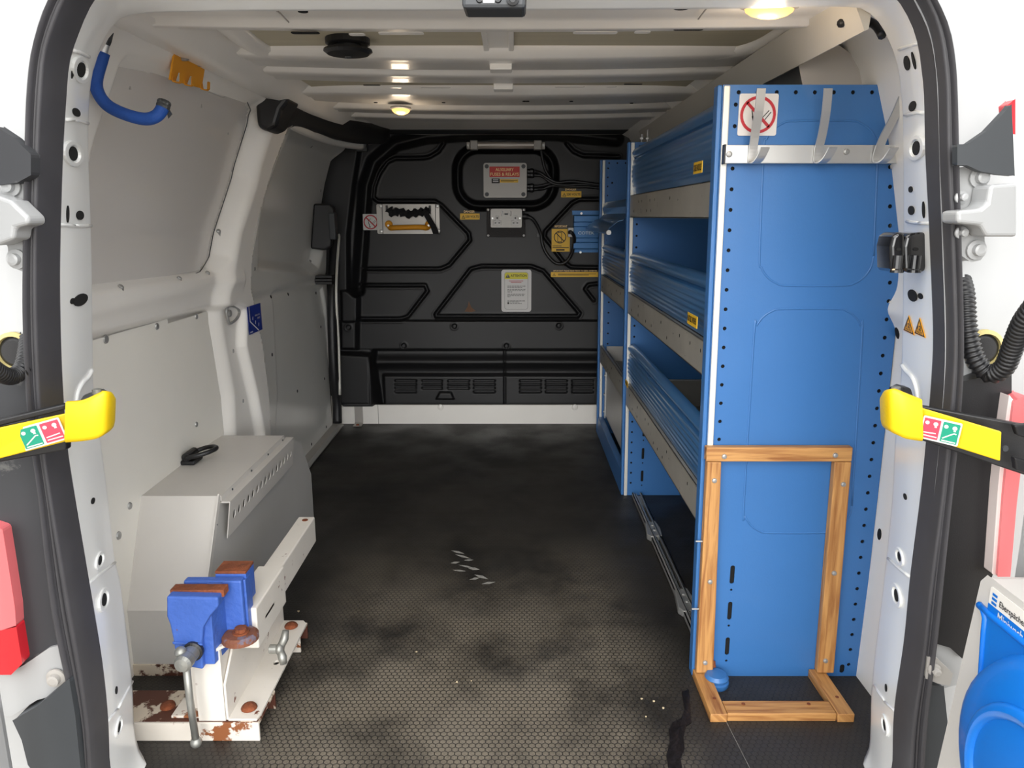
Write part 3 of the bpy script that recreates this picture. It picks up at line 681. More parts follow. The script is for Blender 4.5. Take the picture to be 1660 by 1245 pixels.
for k in (0, 1):
    A, B, C = c0[k], c1[k], c3[k]; rows = []
    # ledge next to the seal, rounded ridge, jamb, inner lip
    prof = [(0, .012, 0), (0, -.004, 0), (.04, -.012, 0), (.22, -.020, .10), (.30, -.010, .25), (.40, 0, .40), (.60, 0, .62), (.85, 0, .86), (.96, 0, .96), (1, 0, 1)]
    for (s_, dy, sy) in prof:
        row = []
        for i in range(NS):
            p = B[i].lerp(C[i], s_); yy = B[i].y+(C[i].y-B[i].y)*sy+dy; p.y = yy; row.append(p)
        rows.append(row)
    rows.append([p+Vector((0, .02, 0))+(Vector((CX, p.y, .7))-p).normalized()*-.012 for p in rows[-1]])
    rows.append([p+Vector((0, .0, 0))+(Vector((CX, p.y, .7))-p).normalized()*-.07 for p in rows[-1]])
    if k: rows = [r for r in rows]
    FB.loft(rows)
    prof = [(0, .03), (-.01, .0), (.06, -.012), (.16, -.016), (.24, -.010), (.28, .0), (.32, -.010), (.42, -.015), (.52, -.008), (.56, .008), (.60, -.012), (.72, -.028), (.88, -.026), (1.0, -.008), (1.02, .02)]
    rows = []
    for s_, dy in prof: rows.append([A[i].lerp(B[i], s_)+Vector((0, dy, 0)) for i in range(NS)])
    SB.loft(rows)
frame = struct(FB.build('trim_5', PAINT, smooth=True, loc=(CX, 1.2, 0)))
seal = struct(SB.build('trim_6', RUBBER, smooth=True, loc=(CX, 1.06, 0)))
BV_F = BVHTree.FromPolygons([tuple(v.co+Vector((CX, 1.2, 0))) for v in frame.data.vertices], [tuple(p.vertices) for p in frame.data.polygons])
# holes in the jambs: (pixel, half width, half height in pixels)
for a, b_, w_, h_ in ((131, 113, 5, 9), (118, 113, 1.5, 11), (123, 182, 5, 5), (118, 249, 5, 9), (109, 347, 1.5, 11), (129, 349, 4.5, 6), (130, 486, 9, 8), (150, 812, 3, 4), (161, 908, 4, 6), (168, 972, 5, 8), (188, 1119, 2.5, 5), (192, 1178, 4, 7), (117, 488, 3, 4),
                      (1471, 102, 4, 9), (1482, 98, 1.5, 11), (1480, 172, 5, 6), (1486, 240, 5, 9), (1477, 307, 3, 4), (1478, 341, 4.5, 6), (1498, 340, 1.5, 11), (1480, 479, 6, 8), (1493, 480, 3, 4), (1468, 805, 3, 4), (1459, 902, 4, 6), (1454, 965, 5, 8), (1437, 1115, 2.5, 5), (1435, 1175, 4, 7)):
    p, n = hit(BV_F, a, b_)
    if p is None: continue
    up = Vector((0, 0, 1)); v = (up-n*up.dot(n)).normalized(); u = v.cross(n).normalized()
    d = (p-cam.location).length; mpp = d/FPX*1.05; cosu = max(.28, abs((px(a, b_).normalized()).cross(u).length)); uu = w_*mpp/cosu
    ob = MB().plate(circ(0, 0, 1, 16, uu, h_*mpp), [], p+n*.0003, u, v, .0012).build('hole', HOLE, frame)
    if (w_, h_) in ((5, 9), (4, 6), (5, 8), (4, 7)):
        MB().plate(circ(0, 0, 1, 20, uu*2.3, h_*mpp*1.75), [circ(0, 0, 1, 20, uu*1.5, h_*mpp*1.2)], p-n*.0008, u, v, .003, .001).build('pressed_rim', PAINT, frame)
# lapped weld seams across the jambs
for pts in (((134, 955), (150, 940), (186, 912)), ((166, 1178), (190, 1150), (214, 1105)), ((92, 195), (120, 193), (142, 200)), ((1440, 905), (1462, 925), (1488, 944)), ((1412, 1102), (1435, 1138), (1460, 1160)), ((1462, 188), (1485, 182), (1512, 184)),
            ((86, 363), (120, 366), (147, 366)), ((1464, 358), (1490, 362), (1518, 362)), ((106, 78), (128, 84), (144, 92)), ((1458, 80), (1480, 72), (1500, 68))):
    path = []
    for (a0, b0), (a1, b1) in zip(pts[:-1], pts[1:]):
        for k in range(5):
            p, n = hit(BV_F, a0+(a1-a0)*k/4, b0+(b1-b0)*k/4)
            if p is not None: path.append(p+n*.0005)
    path = [p for p in path if p.y > 1.115]
    if len(path) > 3: MB().tube(path, .0028, 6).build('weld_seam', PAINT, frame, smooth=True)
# pale curl of the jamb round the strap notches
for pts in (((148, 600), (142, 612), (132, 622), (124, 640), (122, 665)), ((1463, 592), (1470, 602), (1480, 612), (1487, 632), (1489, 655))):
    path = [];
    for a, b_ in pts:
        p, n = hit(BV_F, a, b_)
        if p is not None: path.append(p+n*.001)
    MB().tube(spline(path, 4), .0035, 8).build('notch_rim', PAINT, frame, smooth=True)
for a0, pts in ((0, [(150, 602), (152, 640), (128, 668), (126, 640), (134, 622)]),): pass
# inner roof lintel between the opening and the first bow
lint = MB()
rows = []
for x in np.linspace(-.72, .65, 40):
    z = 1.393+.006*((x-CX)/.65)**2
    rows.append([Vector((x, 1.27, z+.0)), Vector((x, 1.30, z-.004)), Vector((x, 1.44, z)), Vector((x, 1.475, z+.001)), Vector((x, 1.485, z-.007)), Vector((x, 1.50, z-.008)), Vector((x, 1.515, z+.002)), Vector((x, 1.53, z+.004)), Vector((x, 1.575, z+.006)), Vector((x, 1.59, z+.012)), Vector((x, 1.60, 1.44))])
lint.box((-.98, 1.10, 1.47), (.93, 1.62, 1.48)); lint.loft(rows).build('roof_lintel', PAINT_IN, ceil, smooth=True)
for a, b_, w_ in ((491, 16, 7), (881, 7, 6), (1105, 10, 11)):
    q = px(a, b_, z=1.39); MB().cyl((q.x, q.y, 1.3865), (q.x, q.y, 1.3895), w_*.0012, n=14).build('hole', HOLE, ceil)
for pts in (((425, 0), (455, 22), (468, 36)), ((1155, 0), (1142, 18), (1132, 31))):
    MB().tube([px(a, b_, z=1.388)-Vector((0, 0, 0)) for a, b_ in pts], .0015, 5).build('panel_joint', GREYP, ceil)
# side closing panels between jamb and side walls
for s_, xa in ((-1, -.70), (1, .635)):
    pass

# ---- body corners behind the seal
cornl = struct(MB().plate([(-1.0, -.3), (-.60, -.3), (-.60, 1.7), (-1.0, 1.7)], [], (0, 1.30, 0), (1, 0, 0), (0, 0, 1), .01).build('wall_rear_left', PAINT_DIM))
cornr = struct(MB().plate([(.53, -.3), (.93, -.3), (.93, 1.7), (.53, 1.7)], [], (0, 1.30, 0), (1, 0, 0), (0, 0, 1), .01).build('wall_rear_right', PAINT_DIM))
# these two stand outside the jamb loft: cut back so they never cross the opening
for o, L, side in ((cornl, c1[0], -1), (cornr, c1[1], 1)):
    bpy.data.objects.remove(o)
def corner(side, name):
    C = c0[0 if side < 0 else 1]; rows = []
    for p in C[:80]:
        xo = -1.02 if side < 0 else .93
        rows.append([Vector((p.x-side*.008, 1.085, p.z)), Vector((p.x+side*.03, 1.10, p.z)), Vector((p.x+side*.08, 1.12, p.z)), Vector((max(abs(p.x)+.1, abs(xo))*side, 1.13, p.z))])
    return struct(MB().loft(rows).build(name, PAINT_DIM, smooth=True))
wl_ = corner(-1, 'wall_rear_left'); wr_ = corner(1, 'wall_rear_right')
roofe = struct(MB().box((-1.0, 1.08, 1.485), (.92, 1.32, 1.53)).build('trim_7', PAINT_DIM))

# ================================================================== RACKING
FX = .424     # front face of the rack
YN, YM, YF = 1.57, 2.74, 3.59
rack = thing('tool_racking', 'bright blue steel van racking with perforated uprights and pale edging along the right side', 'racking', (.6, 2.6, 0))
def fx(z): return .426-.012*z
def upright(y, back, holes_front, name='upright', slots=True, toprow=True):
    rootx = .432
    outer = [(fx(0)+.004, 0)]+list(back)+[(fx(1.3)+.004, 1.302)]
    hs = []
    z = .05
    while z < 1.27:
        if not (1.148 < z < 1.19 and y == YN): hs.append(circ(fx(z)+.031, z, .0042, 8))
        z += .0405
    if y == YN:
        z = .03
        while z < 1.20:
            xb = np.interp(z, [0, .45, .9, 1.17, 1.3], [.805, .806, .806, .777, .762]); hs.append(circ(float(xb)-.020, z, .0045, 8)); z += .0385
    if toprow:
        for k in range(8): hs.append(circ(.446+k*.0375, 1.288, .0042, 8))
    if slots:
        for z0 in (.055, .145, .235): hs.append(rrect(.494, z0, .504, z0+.045, .0048, 4)); hs.append(circ(.499, z0-.015, .003, 8))
        if y == YN: hs.append(rrect(.765, .008, .776, .03, .005, 4))
    b = MB().plate(outer, hs, (0, y+.002, 0), (1, 0, 0), (0, 0, 1), .002)
    o = b.build(name, BLUE, rack)
    return o
backN = [(.809, 0), (.809, .45), (.807, .9), (.778, 1.17), (.764, 1.302)]
uN = upright(YN, backN, 1)
uM = upright(YM, [(.806, 0), (.806, .9), (.778, 1.17), (.762, 1.302)], 1)
uF = upright(YF, [(.80, 0), (.80, .9), (.776, 1.17), (.762, 1.302)], 1, slots=False)
for y in (YN, YM, YF):
    # folded front flange and pale edging strip
    f = MB().hexa([(fx(0)-.006, y, 0), (fx(0)+.004, y, 0), (fx(0)+.004, y+.03, 0), (fx(0)-.006, y+.03, 0), (fx(1.3)-.006, y, 1.302), (fx(1.3)+.004, y, 1.302), (fx(1.3)+.004, y+.03, 1.302), (fx(1.3)-.006, y+.03, 1.302)])
    f.build('front_flange', BLUE, rack, bevel=.003)
    w_ = .0125 if y == YN else .012
    f = MB().hexa([(fx(0)+.005, y-.006, 0), (fx(0)+.005+w_, y-.006, 0), (fx(0)+.005+w_, y+.001, 0), (fx(0)+.005, y+.001, 0), (fx(1.3)+.005, y-.006, 1.30), (fx(1.3)+.005+w_, y-.006, 1.30), (fx(1.3)+.005+w_, y+.001, 1.30), (fx(1.3)+.005, y+.001, 1.30)])
    f.build('edging_strip', ALUL, rack, bevel=.002)
    # holes read through; near-black strips behind stand in for the box's inner shade
    MB().box((.436, y+.005, .02), (.52, y+.007, 1.10)).box((.436, y+.005, 1.10), (.755, y+.007, 1.298)).box((.76, y+.005, 0.002), (.80, y+.007, 1.0)).build('hole_shade_backing', HOLE, rack)
    if y == YN: MB().box((.757, y+.005, 1.0), (.774, y+.007, 1.2)).build('hole_shade_backing', HOLE, rack)
# pressed outlines on the uprights
def emboss(y, pts, parent):
    o2 = P2(pts, 'y', y)
    path = spline([Vector((a, y-.0002, b_)) for a, b_ in o2+[o2[0]]], 5)
    MB().tube(path, .0024, 6, flat=.35, up=(0, 1, 0)).build('pressed_outline', BLUE, parent, smooth=True)
def roundpoly(x0, y0, x1, y1, r, sk=0, n=4):
    return [(p[0]-sk*(p[1]-y0), p[1]) for p in rrect(x0, y0, x1, y1, r, n)]
emboss(YN, roundpoly(1240, 196, 1425, 463, 48, .04), rack); emboss(YN, roundpoly(1225, 501, 1400, 864, 44, .06), rack)
# shelves: front lip, tray, shutter
def lipfn(y0, y1, z0, z1, name='shelf_lip'):
    b = MB(); x = fx(z0)+.004
    b.box((x, y0, z0), (x+.004, y1, z1)).box((x, y0, z0), (x+.02, y1, z0+.004)).box((x, y0, z1-.003), (x+.012, y1, z1))
    o = b.build(name, LIP, rack, bevel=.001)
    hb = MB(); random.seed(int(z0*1000)); yy = y0+.06
    while yy < y1-.05:
        for zz in (z0+.022, z1-.025):
            if random.random() < .42: hb.plate(circ(0, 0, 1, 8, .0028, .0045), [], (x-.0002, yy+random.uniform(-.02, .02), zz), (0, -1, 0), (0, 0, 1), .0005)
        yy += .075
    stuff(hb.build('lip_holes', HOLE, o))
    MB().box((x+.004, y0, z0+.004), (.80, y1, z0+.007)).build('shelf_tray', TOTE, rack)
    MB().box((.795, y0, z0), (.80, y1, z1+.03)).build('shelf_back', BLUE, rack)
    return o
def shutter(y0, y1, z0, z1, name='shutter', tilt=0.02):
    "ribbed curved front flap: section extruded along the rack"
    H = z1-z0; sec = []
    N_ = 60
    for i in range(N_+1):
        t = i/N_
        bulge = .012*math.sin(math.pi*t)
        groove = 0
        if .74 < t < .80: groove = .010*math.sin((t-.74)/.06*math.pi)
        if t > .80: bulge += .010*math.sin((t-.80)/.20*math.pi/1.0)*1.0
        if .08 < t < .70: groove += .0022*(1-math.cos((t-.08)/.62*2*math.pi*6))*.5
        x = fx(z0+H*t)+.016+tilt*(t-.0)*.3-bulge+groove
        sec.append((x, z0+H*t))
    sec += [(sec[-1][0]+.006, z1+.001), (sec[-1][0]+.016, z1-.010)]
    rows = [[Vector((a, y, c)) for a, c in sec] for y in (y0, y1)]
    rows2 = [[Vector((a+.0025, y, c)) for a, c in sec] for y in (y1, y0)]
    b = MB().loft(rows+rows2+rows[:1]); o = b.build(name, BLUEF, rack); sharp(o, 30)
    e = MB()
    for y in (y0+.004, y1-.004):
        pass
    return o
LV = [(1.045, 1.122, 1.282), (.705, .782, .922), (.362, .442, .592)]
for z0, z1, z2 in LV:
    lipfn(YN+.035, YM-.004, z0, z1); shutter(YN+.035, YM-.006, z1+.003, z2)
    for y in (YM-.02,):
        MB().cyl((fx(z1)+.02, y, z2-.045), (fx(z1)+.02, y-.012, z2-.045), .006, n=12).build('pivot_bolt', ZINC, rack)
        MB().box((fx(z1)+.014, YM-.012, z1+.012), (fx(z1)+.03, YM-.003, z1+.036)).build('hinge_block', BLUE, rack, bevel=.002)
for i, (z0, z1, z2) in enumerate(LV):
    if i == 0: continue
    lipfn(YM+.034, YF-.004, z0, z1)
    if i == 1: shutter(YM+.034, YF-.006, z1+.003, z2)
# open shutter of the far bay, swung up and out
rows = []
pr = [(.43, 1.11), (.418, 1.085), (.424, 1.06), (.405, 1.035), (.385, 1.03), (.352, 1.005), (.342, .992), (.35, .985), (.362, .984)]
b = MB().loft([[Vector((x, y, z)) for x, z in pr] for y in (2.80, 3.30, YF-.02)]+[[Vector((x+.002, y, z+.003)) for x, z in pr] for y in (YF-.02, 3.30, 2.80)]+[[Vector((x, 2.80, z)) for x, z in pr]])
sharp(b.build('open_shutter', BLUEF, rack), 30)
MB().cyl((.352, 2.79, .992), (.352, 2.81, .992), .009, n=14).build('pull_rod', ZINC, rack)
# perforated side strips seen inside the far bay
for y in (YF-.002,):
    hb = MB()
    hb.box((.444, y-.004, .12), (.478, y, 1.26)); hb.build('slotted_strip', BLUE, rack)
    hb = MB()
    for k in range(11): hb.cyl((.461, y-.0052, .70-.05*k if k else 1.2), (.461, y-.0042, .70-.05*k if k else 1.2), .0045, n=8)
    stuff(hb.build('strip_holes', HOLE, rack))
# base rail and back panel of the far bay
MB().hexa([(.42, YM+.03, 0), (.45, YM+.03, 0), (.45, YF, 0), (.42, YF, 0), (.424, YM+.03, .085), (.45, YM+.03, .085), (.45, YF, .085), (.424, YF, .085)]).build('base_rail', BLUE, rack, bevel=.003)
MB().box((.81, YN+.01, .0), (.813, YF, .02)).build('rear_foot_rail', BLUE, rack)
# blue foot cap under the near upright
fc = MB().lathe((.468, 1.535, 0), (0, 0, 1), [(.026, 0), (.028, .005), (.028, .012), (.024, .014), (.025, .019), (.027, .022), (.022, .03), (.005, .032)], 24)
o = tag(fc.build('foot_cap', BLUE, smooth=True), 'small round blue plastic cap on the floor at the corner of the wooden frame', 'cap')
sharp(o, 35)
MB().cyl((.466, 1.558, .03), (.466, 1.566, .042), .006, n=12).build('bolt', RUST, rack)
# grey steel bin in the far lower bay and tray in the near bay
bin_ = thing('storage_bin', 'pale grey steel bin in the far lower bay of the blue racking', 'bin', (.56, 3.2, .09))
b = MB().prism([(.455, YM+.05, .10), (.455, YF-.02, .10), (.455, YF-.02, .425), (.455, YM+.05, .425)], (.003, 0, 0)); b.build('front_panel', BOXS, bin_)
MB().box((.455, YF-.025, .10), (.76, YF-.02, .44)).build('end_panel', BOXS, bin_)
MB().box((.76, YM+.05, .10), (.765, YF-.02, .44)).build('back_panel', BOXS, bin_)
MB().box((.455, YM+.05, .10), (.765, YF-.02, .104)).build('bottom_panel', BOXS, bin_)
st = MB().box((.450, YF-.05, .09), (.4545, YF-.02, .33)).build('corner_angle', ALU, bin_)
for z in (.12, .205, .30): MB().lathe((.450, YF-.035, z), (-1, 0, 0), [(.007, 0), (.006, .004), (.002, .005)], 10).build('rivet', ZINC, bin_)
tr = thing('parts_tray', 'dark grey open steel tray on the lowest shelf of the near rack bay', 'tray', (.62, 2.2, .369))
b = MB(); x0, x1, y0, y1, z0, z1 = .56, .79, 1.85, 2.66, .370, .47
b.box((x0, y0, z0), (x1, y1, z0+.003)); b.box((x0, y1-.003, z0), (x1, y1, z1)); b.box((x0, y0, z0), (x1, y0+.003, z1)); b.box((x1-.003, y0, z0), (x1, y1, z1)); b.box((x0, y0, z0), (x0+.003, y1, z1-.04))
b.build('tray_body', TOTE, tr); MB().box((x0, y1-.006, z1), (x1, y1+.004, z1+.004)).build('rolled_rim', ALU, tr)
# labels on the shutters
def label_side(nm, lab, y_near, zc, w, h, t, x):
    c = Card(nm, lab, 'label', (x, y_near+w, zc-h/2), (0, -1, 0), (0, 0, 1), w, h, STY, r=.001); c.text(t, .004, .005, h-.010, INK, width=w-.008, bold=.03); return c
label_side('shelf_label', 'yellow label with black lettering beginning CABLE on the top blue shutter', YN+.040, 1.150, .075, .024, 'CABLE AND SLE', .3925)
label_side('shelf_label', 'yellow label with black lettering beginning NUT on the middle blue shutter', YN+.045, .825, .090, .026, 'NUT,BLT,WSHER.', .4005)
label_side('shelf_label', 'tiny yellow label at the far end of the lowest blue shutter', 2.56, .475, .06, .02, 'CLIPS' if False else '- - -', .4045)

# aluminium hook rail screwed to the near upright
hr = thing('hook_rail', 'aluminium rail with three bent strap hooks across the top of the blue end panel', 'rail', (.6, 1.55, 1.15))
rl = MB().box((.421, 1.548, 1.152), (.80, 1.566, 1.187)).build('rail_bar', ALU, hr, bevel=.001)
MB().box((.4185, 1.547, 1.151), (.4215, 1.567, 1.188)).build('end_cap', BLACK, hr)
for a, b_ in ((1182, 250), (1372, 246)):
    q = px(a, b_, y=1.548); MB().lathe(q, (0, -1, 0), [(.0062, 0), (.0056, .003), (.003, .004)], 14).build('screw', ZINC, hr)
def hook(parent, top, mid, low, wid=.0165):
    T = px(*top, y=1.50); M = px(*mid, y=1.535)
    B = px(*low, y=1.545); B.y = 1.545
    path = [T, T.lerp(M, .5)+Vector((.0, -.004, 0)), M, Vector((B.x, 1.545, M.z-.03)), Vector((B.x, 1.544, B.z)), Vector((B.x+.003, 1.530, B.z-.004)), Vector((B.x+.006, 1.512, B.z+.004)), Vector((B.x+.010, 1.498, B.z+.022))]
    P = spline(path, 4); nr = []
    for i in range(len(P)):
        t = (P[min(i+1, len(P)-1)]-P[max(i-1, 0)]).normalized(); nr.append(t.cross(Vector((1, 0, 0))))
    MB().strip(P, (wid, 0, 0), .003, nr).build('strap_hook', ALU, parent)
hook(hr, (1234, 143), (1224, 215), (1219, 262)); hook(hr, (1342, 143), (1333, 215), (1325, 262)); hook(hr, (1464, 155), (1432, 222), (1421, 262))

# sign on the near upright
c = Card('no_smoking_sign', 'square white no smoking sign on the blue end panel behind a hook', 'sign', (px(1195, 220, y=1.5675).x, 1.5685, px(1195, 220, y=1.5675).z), (1, 0, 0), (0, 0, 1), .077, .079, WHITE, r=.004)
no_smoking(c)

# timber frame on the end panel and the floor
tf = thing('timber_frame', 'varnished pine batten frame screwed to the blue end panel and the floor', 'frame', (.57, 1.5, 0))
def batten(p8, name='batten', ax=(0, 0, 1)):
    return MB().hexa(p8).build(name, WOOD, tf, bevel=.002, uv=ax)
Y0, Y1 = 1.548, 1.568
def vb(xa0, xa1, xb0, xb1, z0, z1): return [(xa0, Y0, z0), (xa1, Y0, z0), (xa1, Y1, z0), (xa0, Y1, z0), (xb0, Y0, z1), (xb1, Y0, z1), (xb1, Y1, z1), (xb0, Y1, z1)]
batten(vb(.425, .464, .4215, .452, .022, .532)); batten(vb(.704, .742, .697, .733, .022, .532))
batten([(.419, Y0, .533), (.733, Y0, .533), (.733, Y1, .533), (.419, Y1, .533), (.418, Y0, .565), (.733, Y0, .565), (.733, Y1, .565), (.418, Y1, .565)], ax=(1, 0, 0))
for x in (.421, .691):
    batten([(x, 1.404, 0), (x+.036, 1.404, 0), (x+.036, 1.568, 0), (x, 1.568, 0), (x, 1.404, .02), (x+.036, 1.404, .02), (x+.036, 1.568, .02), (x, 1.568, .02)], ax=(0, 1, 0))
batten([(.458, 1.408, 0), (.690, 1.408, 0), (.690, 1.452, 0), (.458, 1.452, 0), (.458, 1.408, .019), (.690, 1.408, .019), (.690, 1.452, .019), (.458, 1.452, .019)], ax=(1, 0, 0))
for a, b_ in ((1174, 740), (1354, 738), (1158, 779), (1367, 785), (1151, 943), (1352, 929), (1143, 1074), (1338, 1071)):
    q = px(a, b_, y=Y0); MB().lathe(q, (0, -1, 0), [(.0058, 0), (.005, .003), (.002, .004)], 12).build('screw', ZINC, tf)
for a, b_ in ((1158, 1132), (1205, 1141), (1311, 1141), (1357, 1130)):
    q = px(a, b_, z=.02); MB().cyl((q.x, q.y, .0195), (q.x, q.y, .0208), .004, n=10).build('screw', RUST, tf)
for z in (.345, .18):
    MB().cyl((.408, 1.556, z), (.425, 1.556, z), .002, n=8).build('screw_tip', ZINC, tf)

# drawer runner lying on the floor beside the rack
rn = thing('drawer_runner', 'long galvanised drawer runner fixed to the floor beneath the near rack bay', 'runner', (.47, 2.2, 0))
pa = [Vector((.478, 2.72, 0)), Vector((.468, 2.0, 0)), Vector((.462, 1.60, 0))]
def chan(y0, y1, x0, w, h, t=.003):
    b = MB(); b.box((x0, y0, 0.0005), (x0+w, y1, .004)); b.box((x0, y0, .0005), (x0+t, y1, h)); b.box((x0+w-t, y0, .0005), (x0+w, y1, h)); b.box((x0+w*.38, y0, .0005), (x0+w*.38+t, y1, h*.8)); b.box((x0, y0, h-.002), (x0+w*.2, y1, h)); b.box((x0+w*.8, y0, h-.002), (x0+w, y1, h)); return b
chan(1.60, 2.72, .459, .036, .018).build('outer_channel', ZINC, rn)
chan(1.62, 2.6, .466, .022, .024, .002).build('inner_slide', ALU, rn)
for y in (2.38, 1.90):
    MB().prism([(.448, y-.05, .001), (.459, y-.07, .001), (.497, y-.06, .001), (.502, y, .001), (.497, y+.06, .001), (.459, y+.05, .001)], (0, 0, .02)).build('mounting_plate', ZINC, rn, bevel=.003)
    for dy in (-.02, .02): MB().lathe((.478, y+dy, .021), (0, 0, 1), [(.006, 0), (.005, .003), (.001, .004)], 10).build('screw', ZINC, rn)

# gusset and boxed cable duct at roof level
gs = MB().prism([px(a, b_, y=1.63) for a, b_ in ((1288, 68), (1350, 66), (1446, 134), (1446, 142), (1302, 142))], (0, .003, 0))
tag(gs.build('gusset_plate', mat('taupe_steel', (182, 176, 168), .45)), 'grey folded gusset plate standing on top of the near blue rack end', 'bracket')
g2 = MB().prism([px(a, b_, y=2.95) for a, b_ in ((1098, 192), (1128, 190), (1134, 220), (1098, 225))], (0, .003, 0))
tag(g2.build('gusset_plate', MATS['taupe_steel']), 'small grey gusset plate at the far end of the roof duct above the racking', 'bracket')
TAU = mat('taupe_painted_duct', (205, 200, 190), .4, coat=.1)
b = MB().prism([(.545, 1.30, 1.372), (.558, 1.30, 1.372), (.612, 1.30, 1.430), (.600, 1.30, 1.440), (.540, 1.30, 1.384)], (0, 2.16, 0))
b = MB().hexa([(.520, 1.32, 1.388), (.560, 1.32, 1.358), (.575, 1.32, 1.365), (.535, 1.32, 1.396), (.548, 3.44, 1.425), (.602, 3.44, 1.345), (.612, 3.44, 1.352), (.560, 3.44, 1.432)])
b = MB(); ang = [(1355, 15, 1358, 45), (1300, 62, 1336, 94), (1200, 122, 1240, 150), (1130, 163, 1140, 190), (1090, 187, 1100, 208), (1042, 212, 1068, 226)]
def duct(y): # cross-section of the flat duct at distance y
    t = (y-1.30)/2.15
    x = .535+.02*t; z = 1.402+.012*t
    return [Vector((x, y, z)), Vector((x+.03, y, z-.062)), Vector((x+.036, y, z-.060)), Vector((x+.040, y, z-.01)), Vector((x+.008, y, z+.006))]
b.loft([duct(y)+[duct(y)[0]] for y in np.linspace(1.30, 3.46, 6)])
b.add(duct(3.46), [(0, 1, 2, 3, 4)]); b.add(duct(1.30), [(4, 3, 2, 1, 0)])
tag(b.build('roof_duct', TAU), 'long flat taupe duct running under the roof above the blue racking', 'duct')
nb = thing('bolt_group', 'two zinc bolts standing on top of the middle rack upright', 'bolts', (.47, 2.76, 1.302))
for x in (.455, .475): MB().cyl((x, 2.76, 1.302), (x, 2.76, 1.345 if x > .46 else 1.33), .004, n=8).build('bolt_shank', ZINC, nb); MB().lathe((x, 2.76, 1.312), (0, 0, 1), [(.010, 0), (.010, .006)], 6).build('nut', ZINC, nb)

# ================================================================== BULKHEAD FITTINGS
def bp(a, b_, y=BY-.004): return px(a, b_, y=y)
def bcard(nm, lab, cat, a0, b0, a1, b1, m, parent=None, y=None, r=.003, **k):
    y = y or BY-.002; p0 = px(a0, b1, y=y); p1 = px(a1, b0, y=y)
    return Card(nm, lab, cat, (p0.x, y, p0.z), (1, 0, 0), (0, 0, 1), p1.x-p0.x, p1.z-p0.z, m, parent, r, **k)
# aluminium plate with clamp handle and webbing
cp = thing('clamp_plate', 'brushed metal plate with an orange handle and black webbing on the bulkhead', 'plate', bp(662, 378))
p0 = bp(612, 379); p1 = bp(712, 331)
MB().plate(rrect(p0.x, p0.z, p1.x, p1.z, .008), [], (0, BY-.001, 0), (1, 0, 0), (0, 0, 1), .006).build('back_plate', mat('brushed_plate', (170, 166, 160), .4, metal=.5, var=.05, vscale=30, stretch=(1, 1, 20)), cp, bevel=.001)
for a in (620, 706): q = bp(a, 350); MB().box((q.x-.0015, BY-.0095, p0.z), (q.x+.0015, BY-.007, p1.z)).build('plate_rib', BLACK, cp)
for a, b_ in ((617, 334), (709, 334), (618, 375), (711, 374)): MB().lathe((bp(a, b_).x, BY-.007, bp(a, b_).z), (0, -1, 0), [(.009, 0), (.007, .004), (.002, .005)], 12).build('screw', ALU, cp)
h0 = bp(630, 371, 3.77); h1 = bp(695, 371, 3.77)
MB().tube(spline([(h0.x, BY-.01, h0.z+.012), (h0.x+.012, BY-.035, h0.z+.004), (h0.x+.04, BY-.042, h0.z+.006), (h1.x-.04, BY-.042, h1.z+.008), (h1.x-.012, BY-.035, h1.z+.004), (h1.x, BY-.01, h1.z+.012)], 5), .0125, 10).build('grab_handle', ORANGE, cp, smooth=True)
for q in (h0, h1): MB().lathe((q.x, BY-.02, q.z+.022), (0, -1, 0), [(.018, -.01), (.018, .008), (.012, .012)], 16).build('handle_foot', ORANGE, cp); MB().lathe((q.x, BY-.032, q.z+.016), (0, -1, 0), [(.006, 0), (.005, .004)], 10).build('screw', ALU, cp)
wb_ = tag(MB().tube(spline([px(a, b_, y=3.765) for a, b_ in ((630, 338), (636, 345), (647, 343), (660, 347), (675, 345), (688, 343), (697, 341))], 5), [.018+.006*math.sin(i*1.7) for i in range(31)], 8, flat=.6, up=(0, 1, 0)).build('webbing_strap', STRAPM, smooth=True), 'bundled black webbing strap hanging over the metal plate on the bulkhead', 'strap')
MB().strip([px(a, b_, y=3.74) for a, b_ in ((688, 342), (696, 356), (703, 368), (707, 379))], (.030, 0, 0), .004, (0, -1, 0)).build('loose_tail', STRAPM, wb_)
for a in (627, 697): MB().box(tuple(px(a, 343, y=3.77)-Vector((.005, 0, 0))), tuple(px(a, 333, y=3.79)+Vector((.005, 0, 0)))).build('strap_lug', BLACK, wb_)
c = bcard('no_smoking_sign', 'small white no smoking sign left of the metal plate on the black bulkhead', 'sign', 589, 347, 613, 373, WHITE); no_smoking(c)
# led tube
lt = thing('strip_light', 'clear tube strip light with pale end clamps along the top of the bulkhead', 'light', bp(820, 240, 3.75))
q0 = px(756, 235.5, y=3.75); q1 = px(884, 235.5, y=3.75); zc = q0.z
MB().cyl((q0.x+.04, 3.75, zc), (q1.x-.04, 3.75, zc), .017, n=16).build('tube', TUBE, lt, smooth=True)
MB().box((q0.x+.055, 3.735, zc-.004), (q1.x-.055, 3.733, zc+.004)).build('lamp_strip', mat('lamp_strip', (226, 220, 210), .3), lt)
for x, s_ in ((q0.x, 1), (q1.x, -1)):
    MB().box((min(x+s_*.018, x+s_*.055), 3.728, zc-.021), (max(x+s_*.018, x+s_*.055), 3.79, zc+.021)).build('end_clamp', GREYP, lt, bevel=.004)
    MB().box((min(x, x+s_*.02), 3.76, zc-.017), (max(x, x+s_*.02), 3.79, zc+.017)).build('mounting_ear', GREYP, lt, bevel=.004); MB().cyl((x+s_*.008, 3.76, zc), (x+s_*.008, 3.755, zc), .005, n=10).build('screw', ZINC, lt)
